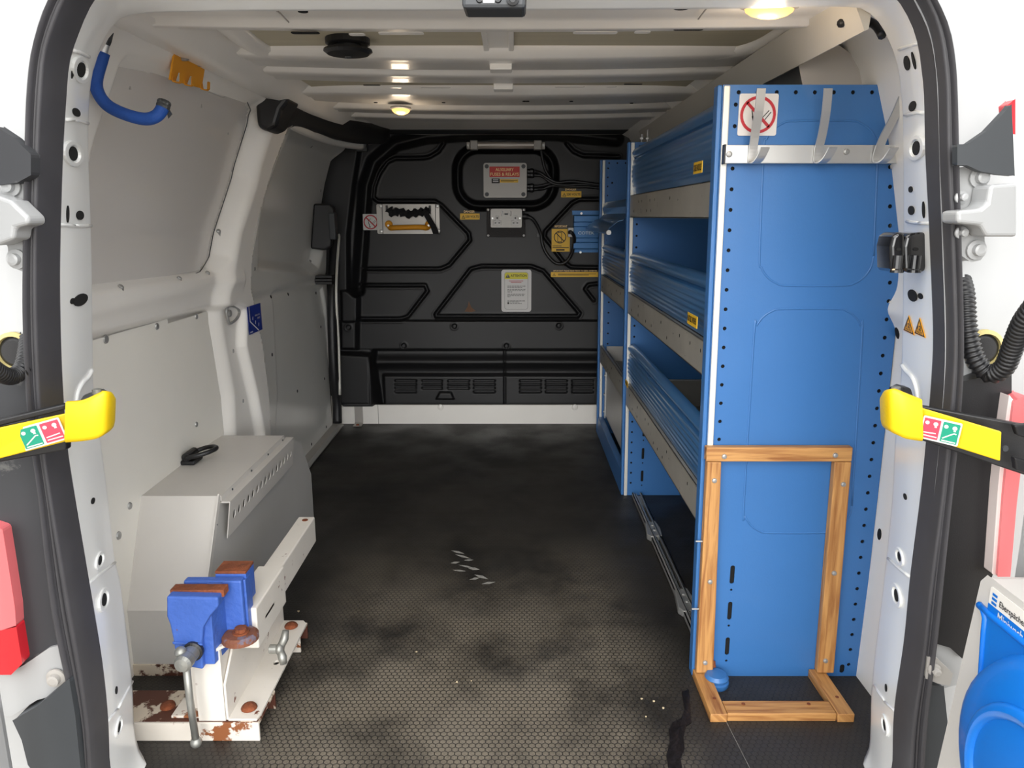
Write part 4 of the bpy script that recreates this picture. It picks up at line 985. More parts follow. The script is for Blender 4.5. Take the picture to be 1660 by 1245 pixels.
# fuse box
fb = thing('fuse_box', 'grey plastic enclosure with red AUXILIARY FUSES & RELAYS label on the bulkhead', 'box', bp(819, 320, 3.76))
p0 = px(784, 320.5, y=3.75); p1 = px(854, 264, y=3.75)
MB().plate(rrect(p0.x, p0.z, p1.x, p1.z, .012), [], (0, 3.81, 0), (1, 0, 0), (0, 0, 1), .045).build('box_base', GREYP, fb)
MB().plate(rrect(p0.x, p0.z, p1.x, p1.z, .012), [], (0, 3.764, 0), (1, 0, 0), (0, 0, 1), .014).build('lid', mat('grey_lid', (176, 172, 165), .4), fb, bevel=.003)
for x in (p0.x+.016, p1.x-.016):
    for z in (p0.z+.016, p1.z-.016): MB().lathe((x, 3.7498, z), (0, -1, 0), [(.010, -.001), (.010, .0008), (.0075, .0008), (.007, .003), (.002, .003)], 16).build('lid_screw', DARKG, fb)
c = bcard('warning_label', '', '', 793.5, 270, 842.5, 287, REDD, fb, y=3.7495, r=.001)
c.text('AUXILIARY', c.w*.20, c.h*.56, c.h*.30, mat('pale_print', (250, 214, 150), .5), width=c.w*.6, bold=.015); c.text('FUSES & RELAYS', c.w*.03, c.h*.12, c.h*.30, MATS['pale_print'], width=c.w*.94, bold=.015)
c = bcard('maker_label', '', '', 797, 289.5, 810, 297, INK, fb, y=3.7495, r=.001)
c.shape('print_lines', [[(.006, .014), (c.w-.006, .014), (c.w-.006, .018), (.006, .018)], [(.006, .006), (c.w-.006, .006), (c.w-.006, .010), (.006, .010)]], WHITE)
c = bcard('maker_label', '', '', 810.5, 290.5, 840, 296, STY, fb, y=3.7495, r=.001)
c.shape('print_lines', [[(.004, .009), (c.w-.004, .009), (c.w-.004, .011), (.004, .011)], [(.004, .005), (c.w-.02, .005), (c.w-.02, .007), (.004, .007)]], INK)
for k, b_ in enumerate((278, 284, 302, 307)):
    q = px(855, b_, y=3.775); MB().lathe(q, (1, 0, 0), [(.012, 0), (.012, .012), (.015, .014), (.015, .026), (.009, .034), (.007, .05)], 12).build('cable_gland', BLACK, fb)
random.seed(3)
for k, (b0, pts) in enumerate(((278, [(875, 280), (890, 290), (905, 296), (930, 294), (985, 302)]), (284, [(880, 286), (895, 297), (915, 300), (950, 299), (985, 304)]), (302, [(878, 301), (895, 297), (920, 295), (945, 297), (985, 300)]), (307, [(880, 306), (896, 301), (920, 303), (955, 303), (985, 307)]))):
    P = [px(868, b0, y=3.775)]+[px(a, b_, y=3.765+.006*k) for a, b_ in pts]
    tag(MB().tube(spline(P, 6), .0075, 8).build('power_cable', BLACK, smooth=True), ('topmost', 'second from top', 'third from top', 'lowest')[k]+' of the four black cables leaving the right side of the fuse box', 'cable', 'cables out of the fuse box')
tag(MB().tube(spline([px(a, b_, y=3.775) for a, b_ in ((877, 243), (880, 260), (884, 275), (892, 288), (900, 296))], 6), .007, 8).build('light_cable', BLACK, smooth=True), 'black cable dropping from the strip light to the cable bundle', 'cable')
# socket
so = thing('double_socket', 'grey metal clad double mains socket with white inserts on a black backing board', 'socket', bp(820, 384))
p0 = bp(789, 384.5); p1 = bp(852, 337.5)
MB().plate(rrect(p0.x, p0.z, p1.x, p1.z, .004), [], (0, BY, 0), (1, 0, 0), (0, 0, 1), .008).build('backing_board', mat('black_rough_board', (56, 54, 54), .8, bump=.5, bscale=200), so)
for x in (p0.x+.008, p1.x-.008):
    for z in (p0.z+.008, p1.z-.008): MB().lathe((x, BY-.008, z), (0, -1, 0), [(.006, 0), (.004, .003)], 10).build('screw', WHITE, so)
s0 = px(795.5, 369, y=3.75); s1 = px(846, 338.5, y=3.75); SW, SH = s1.x-s0.x, s1.z-s0.z
MB().plate(rrect(s0.x, s0.z, s1.x, s1.z, .008), [], (0, 3.793, 0), (1, 0, 0), (0, 0, 1), .043).build('metal_box', SOCK, so, bevel=.003)
def sb(x0, z0, x1, z1, nm, m, y=3.7495, d=.004): return MB().box((s0.x+SW*x0, y-d, s0.z+SH*z0), (s0.x+SW*x1, y, s0.z+SH*z1)).build(nm, m, so, bevel=.001)
for cx_ in (.21, .79):
    sb(cx_-.055, .38, cx_+.055, .64, 'pin_surround', WHITE); sb(cx_-.13, .14, cx_+.13, .38, 'socket_insert', WHITE)
    sb(cx_-.02, .46, cx_+.02, .56, 'earth_slot', INK, 3.7453, .0004)
    for d_ in (-.08, .04): sb(cx_+d_, .22, cx_+d_+.05, .28, 'pin_slot', DARKG, 3.7453, .0004)
for cx_ in (.36, .64): sb(cx_-.025, .64, cx_+.025, .88, 'rocker_switch', WHITE, d=.007)
sb(.44, .68, .56, .76, 'indicator', DARKG)
for cx_ in (.06, .94): MB().lathe((s0.x+SW*cx_, 3.7495, s0.z+SH*.5), (0, -1, 0), [(.005, 0), (.004, .002)], 10).build('screw', ALU, so)
MB().lathe(px(847, 351, y=3.77), (1, 0, 0), [(.012, 0), (.014, .01), (.014, .025), (.008, .035)], 12).build('cable_gland', BLACK, so)
# inverter
iv = thing('power_inverter', 'blue ribbed inverter case lettered COTEK on the bulkhead behind the rack', 'inverter', px(962, 409, y=3.74))
i0 = px(930, 404, y=3.73); i1 = px(1012, 349, y=3.73)
prof = [(3.80, i0.z), (3.74, i0.z), (3.735, i0.z+.004), (3.735, i0.z+.03), (3.741, i0.z+.034), (3.741, i0.z+.052), (3.735, i0.z+.056), (3.735, i1.z-.056), (3.741, i1.z-.052), (3.741, i1.z-.034), (3.735, i1.z-.03), (3.735, i1.z-.004), (3.74, i1.z), (3.80, i1.z)]
MB().prism([(i0.x, y, z) for y, z in prof], (i1.x-i0.x, 0, 0)).build('ribbed_case', INV, iv)
for z in (i0.z-.018, i1.z+.002): MB().box((i0.x-.006, 3.785, z), (i1.x, 3.797, z+.02)).build('mounting_flange', INV, iv)
for a, b_ in ((942.5, 346), (941, 409)): MB().lathe(px(a, b_, y=3.785), (0, -1, 0), [(.006, 0), (.005, .005)], 10).build('screw', ALU, iv)
text('COTEK', (px(937, 380, y=3.734).x, 3.7345, px(937, 380, y=3.734).z), (1, 0, 0), (0, 0, 1), .014, mat('silver_print', (200, 214, 226), .5), iv, width=.080, bold=.02)
MB().prism([(px(971, 379, y=3.734).x, 3.7345, px(971, 379, y=3.734).z), (px(971, 379, y=3.734).x+.006, 3.7345, px(971, 379, y=3.734).z), (px(971, 379, y=3.734).x+.009, 3.7345, px(971, 376, y=3.734).z)], (0, -.0004, 0)).build('lettering', MATS['silver_print'], iv)
pl_ = MB().box(tuple(px(920, 384, y=3.76)), tuple(px(930, 369, y=3.73)+Vector((0, 0, 0)))).build('plug', WHITE, bevel=.003)
tag(pl_, 'white plug pushed into the left end of the blue inverter', 'plug')
tag(MB().tube(spline([px(a, b_, y=yy) for a, b_, yy in ((851, 351, 3.765), (862, 354, 3.76), (871, 366, 3.77), (877, 381, 3.78), (880, 398, 3.78), (888, 414, 3.775), (902, 427, 3.77), (917, 425, 3.77), (927, 410, 3.76), (931, 392, 3.74), (930, 382, 3.72), (925, 376, 3.71), (923, 377, 3.73))], 6), .0085, 10).build('mains_lead', BLACK, smooth=True), 'black mains lead looping from the double socket down to the white plug', 'cable')
MB().box(tuple(px(871, 384, y=3.79)-Vector((.004, .012, 0))), tuple(px(876, 379, y=3.79)+Vector((.004, 0, 0)))).build('cable_clip', BLACK, bpy.data.objects['mains_lead'])
# stickers
def danger(nm, lab, a0, b0, a1, b1, where):
    c = bcard(nm, lab, 'sticker', a0, b0, a1, b1, STY, r=.001)
    t = c.h*.66; c.shape('warning_triangle', [tri(.006, c.h*.15, t)], INK, 1); c.shape('triangle_fill', [tri(.006+t*.2, c.h*.15+t*.1, t*.6)], STY, 2)
    c.shape('bolt_symbol', [bar(.006+t*.5, c.h*.15+t*.15, .006+t*.5, c.h*.15+t*.45, t*.1)], INK, 3)
    c.text('230 VOLTS', c.w*.27, c.h*.30, c.h*.38, INK, width=c.w*.68, bold=.02)
    q = c.p(c.w*.2, c.h*1.12); text('DANGER', q, c.u, c.v, c.h*.36, MATS['pale_print'], c.ob, width=c.w*.55, bold=.02); return c
danger('voltage_sticker', 'yellow 230 VOLTS danger sticker left of the double socket', 746, 346, 777.5, 356, 1)
danger('voltage_sticker', 'yellow 230 VOLTS danger sticker to the right of the fuse box', 909.5, 310, 942.5, 320, 2)
c = bcard('important_sticker', 'square yellow IMPORTANT sticker with a crossed out device beside the blue inverter', 'sticker', 894, 371, 924, 408, STY, r=.001)
c.shape('device_symbol', [{'o': rrect(c.w*.32, c.h*.42, c.w*.56, c.h*.86, .004), 'h': [rrect(c.w*.35, c.h*.45, c.w*.53, c.h*.83, .003)]}], INK, 1)
no_sign(c, c.w*.46, c.h*.64, c.w*.34, c.w*.045, INK)
c.shape('print_lines', [bar(c.w*.05, c.h*.25, c.w*.55, c.h*.25, .003), bar(c.w*.05, c.h*.18, c.w*.95, c.h*.18, .004), bar(c.w*.25, c.h*.08, c.w*.72, c.h*.08, .007)], INK, 1)
text('IMPORTANT', c.p(c.w*.15, c.h*1.06), c.u, c.v, .011, MATS['pale_print'], c.ob, width=c.w*.7, bold=.02)
c = bcard('long_warning_sticker', 'long thin yellow warning strip low on the right of the bulkhead', 'sticker', 893, 441, 970, 449, STY, r=.001)
c.shape('warning_triangle', [tri(.008, .005, .016)], INK, 1); c.shape('triangle_fill', [tri(.0112, .0067, .0095)], STY, 2)
c.shape('print_lines', [bar(c.w*.15, c.h*.62, c.w*.95, c.h*.62, .0025), bar(c.w*.15, c.h*.4, c.w*.8, c.h*.4, .0025)], INK, 1)
text('IMPORTANT: PLEASE READ PRIOR TO USING INVERTER', c.p(.012, c.h*1.12), c.u, c.v, .0065, MATS['pale_print'], c.ob, width=c.w*.92, bold=.02)
c = bcard('attention_notice', 'white rounded notice headed ATTENTION in the middle of the black bulkhead', 'notice', 813, 437, 861.5, 505.5, WHITE, y=BY-.007, r=.013)
k1 = c.w; k2 = c.h
c.shape('notice_border', [{'o': rrect(k1*.10, k2*.06, k1*.89, k2*.94, .012), 'h': [rrect(k1*.108, k2*.065, k1*.882, k2*.935, .011)]}], INK, 1)
c.shape('yellow_header', [[(k1*.112, k2*.78), (k1*.878, k2*.78)]+[(k1*.878, k2*.90), (k1*.83, k2*.93), (k1*.16, k2*.93), (k1*.112, k2*.90)]], mat('notice_yellow', (214, 204, 40), .5), 1)
c.shape('warning_triangle', [tri(k1*.14, k2*.81, k1*.15)], INK, 2); c.text('!', k1*.205, k2*.825, k2*.06, WHITE, k=4, bold=.03)
c.text('ATTENTION', k1*.31, k2*.83, k2*.055, INK, width=k1*.53, bold=.02)
ln = [bar(k1*.25, k2*.735, k1*.73, k2*.735, .0028), bar(k1*.31, k2*.70, k1*.67, k2*.70, .0028)]; c.shape('print_lines', ln, RED, 1)
ln = []
for v, a1 in ((.61, .8), (.58, .7), (.535, .8), (.505, .79), (.475, .36), (.42, .79), (.39, .77), (.36, .30), (.26, .8), (.235, .6), (.2, .68)):
    x = k1*.2
    while x < k1*a1: w_ = random.uniform(.006, .014); ln.append(bar(x, k2*v, min(x+w_, k1*a1), k2*v, .0026)); x += w_+.0025
ln.append(rrect(k1*.2, k2*.185, k1*.25, k2*.225, .001)); c.shape('print_lines', ln, INK, 1)
# scuff
MB().plate([(p[0], p[1]) for p in bl([(753, 505), (758, 497), (760, 488), (764, 498), (771, 504), (764, 506)])], [], (0, BY+.002, 0), (1, 0, 0), (0, 0, 1), .0015).build('scuff_mark', mat('brown_scuff', (108, 78, 58), .8), wf)

# ================================================================== LEFT SIDE THINGS
# wheel arch box
AB = thing('wheel_arch_box', 'light grey sheet metal wheel arch box with a perforated edge strip on the left', 'wheel arch box', (-.79, 2.0, 0))
x0, x1 = -.905, -.695
zt, ya, yb_ = .395, 1.72, 2.24
top = [px(233, 804, z=zt), px(352, 805, z=zt), px(463, 706, z=zt), px(366, 705, z=zt)]
X1 = (top[1].x+top[2].x)/2; XA = top[0].x-.02; ya = top[0].y; yb_ = top[2].y
MB().hexa([(XA, ya, zt-.003), (X1, ya, zt-.003), (X1, yb_, zt-.003), (XA, yb_, zt-.003), (XA, ya, zt), (X1, ya, zt), (X1, yb_, zt), (XA, yb_, zt)]).build('top_sheet', BOXG, AB)
# wall flange along the top
MB().prism([(XA+.002, ya, zt), (XA+.002, yb_, zt), (XA+.002, yb_-.01, zt+.030), (XA+.002, 1.98, zt+.030), (XA+.002, 1.96, zt+.040), (XA+.002, 1.90, zt+.040), (XA+.002, 1.88, zt+.028), (XA+.002, ya+.01, zt+.024)], (.002, 0, 0)).build('wall_flange', BOXG, AB)
# sloping front sheet, with a folded rib on its wall side
yf, zf = 1.575, .165
fr = [Vector((XA, ya, zt)), Vector((X1, ya, zt)), Vector((X1-.004, yf, zf)), Vector((XA-.004, yf, zf))]
MB().prism(fr, (0, .003, -.003)).build('sloping_front', BOXG, AB)
MB().prism([Vector((XA+.0, ya, zt)), Vector((XA, ya-.008, zt+.01)), Vector((XA-.004, yf-.012, zf+.012)), Vector((XA-.004, yf, zf))], (.003, 0, 0)).build('side_rib', BOXG, AB)
MB().prism([Vector((X1, ya, zt)), Vector((X1, ya-.008, zt+.008)), Vector((X1-.004, yf-.01, zf+.01)), Vector((X1-.004, yf, zf))], (-.003, 0, 0)).build('side_rib', BOXG, AB)
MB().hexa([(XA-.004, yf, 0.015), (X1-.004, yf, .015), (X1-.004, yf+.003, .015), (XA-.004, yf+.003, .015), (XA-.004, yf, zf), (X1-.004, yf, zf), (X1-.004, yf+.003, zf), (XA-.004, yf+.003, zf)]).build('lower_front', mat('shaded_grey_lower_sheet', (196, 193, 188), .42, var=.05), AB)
MB().box((XA-.004, yf-.004, 0.0), (X1-.004, yf+.006, .028)).build('rusty_bottom_edge', RUSTB, AB)
sd_ = [(yf+.004, .0), (2.50, .0), (2.50, .17), (2.40, zt-.08), (yb_, zt-.004), (ya, zt-.004), (yf+.004, zf)]
MB().prism([(X1-.006, y, z) for y, z in sd_], (.003, 0, 0)).build('side_sheet', BOXS, AB)
MB().prism([(XA, yb_, zt-.003), (X1-.006, yb_, zt-.003), (X1-.006, 2.50, .16), (XA, 2.50, .16)], (0, .003, .001)).build('rear_slope', BOXS, AB)
# perforated strip: small step then a sloping face with punched holes
A_ = Vector((X1+.004, ya-.005, zt-.002)); B_ = Vector((X1+.004, yb_+.03, zt-.002))
MB().hexa([(X1-.002, ya, zt-.018), (X1+.022, ya, zt-.018), (X1+.022, yb_+.03, zt-.018), (X1-.002, yb_+.03, zt-.018), (X1-.002, ya, zt-.014), (X1+.022, ya, zt-.014), (X1+.022, yb_+.03, zt-.014), (X1-.002, yb_+.03, zt-.014)]).build('strip_ledge', BOXG, AB)
MB().box((X1-.001, ya, zt-.016), (X1+.0015, yb_, zt+.001)).build('strip_upstand', BOXG, AB)
L_ = yb_+.03-ya; u = Vector((0, -1, 0)); v_ = Vector((.10, 0, .99)).normalized(); hgt = .088
outer = [(0, 0.0), (L_, 0.0), (L_+.02, -.01), (L_, hgt), (0, hgt)]
L_ += .0
hs = [circ(.030+k*(L_-.06)/14, hgt*.52, .0115, 14, .8, 1) for k in range(15)]
MB().plate([(0, 0), (L_+.012, 0), (L_, hgt), (0, hgt)], hs, Vector((X1+.022, yb_+.03, zt-.016))-v_*hgt, u, v_, .002).build('perforated_strip', BOXG, AB)
for k in range(4): MB().cyl((X1+.002, ya+.07+k*.14, zt-.009), (X1+.004, ya+.07+k*.14, zt-.009), .003, n=8).build('rivet', DARKG, AB)
for z, y in ((zt-.06, ya-.03), (zf+.05, yf+.03)): MB().cyl((X1-.004, y, z), (X1-.001, y, z), .003, n=8).build('rivet', DARKG, AB)
# black lashing ring standing on the box flange
lr = thing('lashing_ring', 'black lashing eye lying on the grey wheel arch box top by the wall', 'lashing ring', (XA+.03, 1.93, zt+.004))
q = px(312, 738, z=zt+.02)
MB().box((q.x-.022, q.y-.03, zt+.001), (q.x+.016, q.y+.03, zt+.012)).build('base_plate', BLACK, lr, bevel=.003)
MB().cyl((q.x-.006, q.y-.028, zt+.022), (q.x-.006, q.y+.030, zt+.022), .012, n=14).build('hinge_barrel', BLACK, lr, bevel=.002)
rp = [Vector((q.x-.004, q.y-.03, zt+.022)), Vector((q.x+.022, q.y-.034, zt+.028)), Vector((q.x+.05, q.y-.02, zt+.034)), Vector((q.x+.064, q.y+.004, zt+.038)), Vector((q.x+.05, q.y+.028, zt+.036)), Vector((q.x+.022, q.y+.038, zt+.03)), Vector((q.x-.004, q.y+.03, zt+.022))]
MB().tube(spline(rp, 6), .0062, 10).build('ring', BLACK, lr, smooth=True)
# D ring on the B pillar
dq = thing('d_ring', 'chrome D shaped lashing ring on the white pillar at waist height', 'lashing ring', px(376, 510, x=-.862))
x_ = hit(BV_WL, 372, 510)[0].x+.010
rp = [px(a, b_, x=x_) for a, b_ in ((369, 497), (367, 505), (369, 515), (372, 524), (378, 522), (385, 515), (388, 506), (384, 499), (376, 496), (369, 497))]
MB().tube(spline(rp, 5), .0042, 8).build('ring', ZINC, dq, smooth=True)
MB().lathe(px(371, 508, x=x_-.008), (1, 0, 0), [(.011, 0), (.010, .006), (.005, .008)], 14).build('pivot', ZINC, dq)
# blue sticker on the pillar
pa_, na = hit(BV_WL, 400, 510)
ha, _ = hit(BV_WL, 401, 500); hb_, _ = hit(BV_WL, 405, 540); hc, _ = hit(BV_WL, 414, 518)
nn_ = (hb_-ha).cross(hc-ha).normalized(); nn_ = nn_ if nn_.x > 0 else -nn_
def onp(a, b_): d_ = px(a, b_); t = (ha+nn_*.004-cam.location).dot(nn_)/d_.dot(nn_); return cam.location+d_*t
o_ = onp(404, 543); uu = onp(425, 534)-o_; vv = onp(400, 498)-o_; v1 = vv.normalized(); uu = uu-v1*uu.dot(v1)
c = Card('blue_sticker', 'dark blue sticker with white outline drawing on the pillar by the sliding door', 'sticker', o_, uu, vv, uu.length, vv.length, NAVY, r=.001)
c.shape('white_line', [bar(c.w*.12, c.h, c.w*.12, c.h*.45, .004), bar(c.w*.12, c.h*.46, c.w*.70, c.h*.03, .004)], WHITE, 1)
c.text('DEALER', c.w*.5, c.h*.58, c.h*.055, WHITE, width=c.w*.36); c.text('FIT', c.w*.68, c.h*.45, c.h*.07, WHITE, width=c.w*.2); c.shape('dash_marks', [bar(c.w*.35, c.h*.6, c.w*.32, c.h*.48, .003), bar(c.w*.53, c.h*.42, c.w*.50, c.h*.3, .003), bar(c.w*.75, c.h*.3, c.w*.73, c.h*.18, .003), bar(c.w*.06, c.h*.07, c.w*.26, c.h*.07, .004)], WHITE, 1)
# blue foam grab bar
gb = thing('grab_bar', 'bent bar in a blue foam sleeve hanging from the roof at top left', 'bar', px(165, 75, y=1.45))
P = [px(a, b_, y=yy) for a, b_, yy in ((182, 18, 1.5), (176, 52, 1.5), (166, 92, 1.5), (156, 130, 1.49), (160, 152, 1.48), (176, 172, 1.475), (205, 186, 1.47), (234, 193, 1.47), (252, 189, 1.47), (262, 178, 1.475), (267, 163, 1.48))]
cv = spline(P, 6)
MB().tube(cv[:14], .0075, 10).build('steel_bar', ALU, gb, smooth=True)
MB().tube(cv[11:-3], .0115, 14).build('foam_sleeve', FOAM, gb, smooth=True)
MB().tube(cv[-6:], [.012, .013, .0125, .013, .012, .010], 10).build('tape_wrap', TAPE, gb)
MB().tube(cv[4:10], [.008, .009, .0095, .009, .009, .008], 8).build('tape_wrap', TAPE, gb)
MB().prism([cv[-2], cv[-2]+Vector((.012, 0, -.022)), cv[-2]+Vector((.004, 0, -.03))], (0, .002, 0)).build('tape_end', TAPE, gb)
# orange hook bracket
oh = thing('hook_bracket', 'orange slotted hook bracket screwed high on the left roof side', 'bracket', px(303, 130, x=-.735))
o_ = px(273, 129, x=-.745); u_ = (px(325, 143, x=-.745)-o_); vz = Vector((.25, 0, 1)).normalized(); w_ = u_.length; h_ = .082
out = [(0, 0), (w_*.16, 0), (w_*.2, .02), (w_*.32, .02), (w_*.36, 0), (w_*.5, 0), (w_*.56, .02), (w_*.68, .02), (w_*.72, 0), (w_*.98, 0), (w_, h_), (w_*.03, h_)]
ub = u_.normalized()
MB().plate(out, [], o_, ub, vz, .004).build('plate', ORANGE, oh)
for t, dz in ((.26, .055), (.76, .055)): MB().lathe(o_+ub*(w_*t)+vz*dz+Vector((.012, 0, 0)), (1, 0, .0), [(.010, -.010), (.010, 0), (.008, .004), (.004, .006)], 14).build('screw', ZINC, oh)
MB().box(tuple(o_+ub*w_*.5+Vector((.003, 0, .03))), tuple(o_+ub*w_*.56+Vector((.006, 0, .055)))).build('paper_tag', WHITE, oh)
for t in (.08, .44, .97):
    p = o_+ub*w_*t
    MB().strip([p+Vector((.004, 0, .01)), p+Vector((.005, 0, -.004)), p+Vector((.016, 0, -.006)), p+Vector((.020, 0, -.004)), p+Vector((.022, 0, .012))], (0, .014, 0), .0025, (.5, 0, .5)).build('hook', ORANGE, oh)
# dome lamps
def dome(nm, lab, p, L, Wd, pw):
    d = thing(nm, lab, 'lamp', p); 
    MB().lathe(p, (0, 0, -1), [(1, -.004), (1, .002), (.9, .006)], 24)
    b = MB().ball((0, 0, 0), 1, 18, 8); b.v = [(p.x+v[0]*L, p.y+v[1]*Wd, p.z+min(v[2], 0)*.018+.001) for v in b.v]
    b.build('lens', mat('lit_amber_lens', (240, 190, 110), .3, emit=((255, 186, 92), 1.1)), d, smooth=True)
    b = MB().lathe((0, 0, 0), (0, 0, -1), [(1.12, -.004), (1.14, .002), (.98, .004)], 28); b.v = [(p.x+v[0]*L, p.y+v[1]*Wd, p.z+v[2]+.002) for v in b.v]
    b.build('bezel', GREYP, d)
    l = bpy.data.lights.new('lamp_light', 'POINT'); l.energy = .22; l.color = (1, .8, .58); l.shadow_soft_size = .03
    o = bpy.data.objects.new('bulb', l); COL.objects.link(o); o.parent = d; o.location = (0, 0, -.035)
q = px(650, 181, z=1.385); dome('dome_lamp', 'lit amber dome lamp on the third roof bow near the bulkhead', Vector((q.x, q.y, 1.392)), .030, .045, 6)
q = px(1250, 18, z=1.375); dome('dome_lamp', 'lit amber dome lamp in the roof lintel above the blue racking', Vector((q.x, q.y+.01, 1.382)), .042, .020, 2.5)
# roof vent
q = px(564, 78, z=1.408)
rv = thing('roof_vent', 'round black two tier roof vent hanging below the beige board', 'vent', (q.x, q.y, 1.39))
MB().lathe((q.x, q.y, 1.430), (0, 0, -1), [(.046, 0), (.048, .003), (.048, .014), (.043, .017)], 32).build('collar', BLACK, rv)
MB().lathe((q.x, q.y, 1.414), (0, 0, -1), [(.03, 0), (.03, .008), (.052, .009), (.053, .013), (.045, .019), (.008, .022)], 32).build('cap', BLACK, rv)
MB().lathe((q.x, q.y, 1.3905), (0, 0, -1), [(.008, 0), (.006, .003)], 12).build('centre_screw', DARKG, rv)
# camera / courtesy light box on the header
cb = thing('header_light_box', 'dark grey box with small bulbs at the top centre of the door opening', 'box', px(800, 10, y=1.14))
m0 = px(749, 12, y=1.11)
MB().hexa([(m0.x, 1.11, 1.326), (.018, 1.11, 1.326), (.020, 1.19, 1.333), (m0.x, 1.19, 1.333), (m0.x, 1.11, 1.375), (.024, 1.11, 1.375), (.022, 1.19, 1.375), (m0.x, 1.19, 1.375)]).build('housing', DARKG, cb, bevel=.005)
MB().box((-.039, 1.106, 1.333), (-.024, 1.112, 1.352)).build('lamp_window', mat('lit_window', (255, 255, 255), .3, emit=((255, 255, 250), 1.2)), cb)
for x in (-.044, -.019): MB().lathe((x, 1.11, 1.337), (0, -1, 0), [(.005, 0), (.004, .003)], 12).build('stud', BLACK, cb)
MB().lathe((.001, 1.11, 1.337), (0, -1, 0), [(.0085, 0), (.0085, .004), (.005, .005), (.004, .002)], 18).build('camera_lens', BLACK, cb)

# ================================================================== VICE ON ITS BRACKET
br = thing('vice_bracket', 'rust flecked white steel slide bracket bolted to the floor at the left rear', 'bracket', (-.62, 1.5, 0))
# floor rails: angles running across
def angle_rail(y0, y1, x0, x1, h, nm, m1, m2):
    MB().box((x0, y0, 0.001), (x1, y0+.006, h)).build(nm, m1, br, bevel=.001)
    MB().box((x0, y0+.006, h-.006), (x1, y1, h)).build('rail_top', m2, br, bevel=.001)
    MB().box((x0, y1-.006, 0.001), (x1, y1, h-.006)).build('rail_back', m2, br)
angle_rail(1.345, 1.455, -.90, -.516, .042, 'rail_front', RUSTW, RUSTB)
angle_rail(1.665, 1.735, -.70, -.520, .042, 'rail_front', RUSTW, RUSTB)
for x in (-.725,): MB().lathe((x, 1.40, .042), (0, 0, 1), [(.016, 0), (.014, .006), (.006, .009)], 12).build('bolt', RUST, br)
for x, y in ((-.548, 1.385), (-.552, 1.705)): MB().lathe((x, y, .049), (0, 0, 1), [(.0165, 0), (.0165, .002), (.013, .007), (.005, .011)], 14).build('bolt', RUST, br)
# floor flange and upright web on the right, with sleeve on top
fl = MB().plate([(-.580, 1.352), (-.522, 1.352), (-.518, 1.37), (-.518, 1.72), (-.530, 1.735), (-.580, 1.735)], [circ(-.542, 1.55, .007, 12, 1, 1.3)], (0, 0, .043), (1, 0, 0), (0, 1, 0), .005)
fl.build('floor_flange', WHITES, br, bevel=.001)
MB().prism([(-.584, 1.352, .045), (-.584, 1.735, .045), (-.584, 1.735, .19), (-.584, 1.60, .19), (-.584, 1.42, .19), (-.584, 1.352, .125)], (.005, 0, 0)).build('side_web', WHITES, br, bevel=.001)
MB().prism([(-.584, 1.40, .045), (-.552, 1.40, .045), (-.584, 1.40, .17)], (0, .004, 0))
# front post
q0 = px(321, 1172, y=1.352); q1 = px(368, 1172, y=1.352)
b = MB(); b.box((-.640, 1.352, .043), (-.585, 1.356, .205)); b.box((-.640, 1.356, .043), (-.636, 1.44, .205)); b.box((-.590, 1.356, .043), (-.586, 1.44, .205))
b.build('front_post', WHITES, br)
b = MB(); b.box((-.668, 1.385, .043), (-.640, 1.389, .19)); b.box((-.668, 1.385, .043), (-.665, 1.42, .19)); b.build('rear_post', WHITES, br)
MB().box((-.70, 1.36, .043), (-.640, 1.42, .049)).build('post_foot', RUSTW, br, bevel=.001)
# table plate under the vice
MB().plate([(-.665, 1.365), (-.588, 1.345), (-.545, 1.40), (-.530, 1.47), (-.53, 1.53), (-.66, 1.53)], [], (0, 0, .205), (1, 0, 0), (0, 1, 0), .006).build('table_plate', RUSTW, br)
# sleeve and sliding beam
def beam(x0, x1, y0, y1, z0, z1, nm): return MB().box((x0, y0, z0), (x1, y1, z1)).build(nm, WHITES, br, bevel=.003)
beam(-.590, -.530, 1.42, 1.615, .165, .257, 'slide_sleeve'); beam(-.582, -.538, 1.60, 1.925, .178, .250, 'slide_beam')
MB().cyl((-.558, 1.90, .2503), (-.558, 1.90, .2515), .008, n=12).build('bolt', RUST, br)
# wing screw
q = px(440, 1050, y=1.52); ws = MB(); c0_ = Vector((-.528, 1.47, .215))
q = px(437, 1052, x=-.528)
ws.cyl(q, q+Vector((.02, 0, 0)), .010, n=12); ws.build('clamp_nut', STEEL, br, bevel=.001)
b = MB().ball(q+Vector((.022, 0, 0)), .013, 12, 8, (.8, 1, 1)); b.tube([q+Vector((.022, 0, 0)), q+Vector((.03, .012, .018)), q+Vector((.032, .018, .034))], [.008, .009, .007], 8); b.tube([q+Vector((.022, 0, 0)), q+Vector((.03, -.010, -.014)), q+Vector((.032, -.012, -.028))], [.008, .010, .008], 8)
b.build('wing_screw', STEEL, br, smooth=True)

vc = thing('bench_vice', 'blue bench vice with rusty jaws and a hanging tommy bar on the white bracket', 'vice', (-.60, 1.42, .211))
YJ = 1.325
def q2(a, b_, y=YJ): return px(a, b_, y=y)
# moving jaw: front outline extruded back, narrowing through the neck
f1 = [q2(a, b_) for a, b_ in ((269.6, 967), (353, 969), (353.5, 984), (340, 1000), (329, 1018), (327, 1041), (329, 1086), (286, 1078), (281, 1041), (275, 1013), (270, 1000))]
MB().prism(f1, (0, .055, 0)).build('moving_jaw_front', VICE, vc, bevel=.004, seg=3)
zt_ = f1[0].z
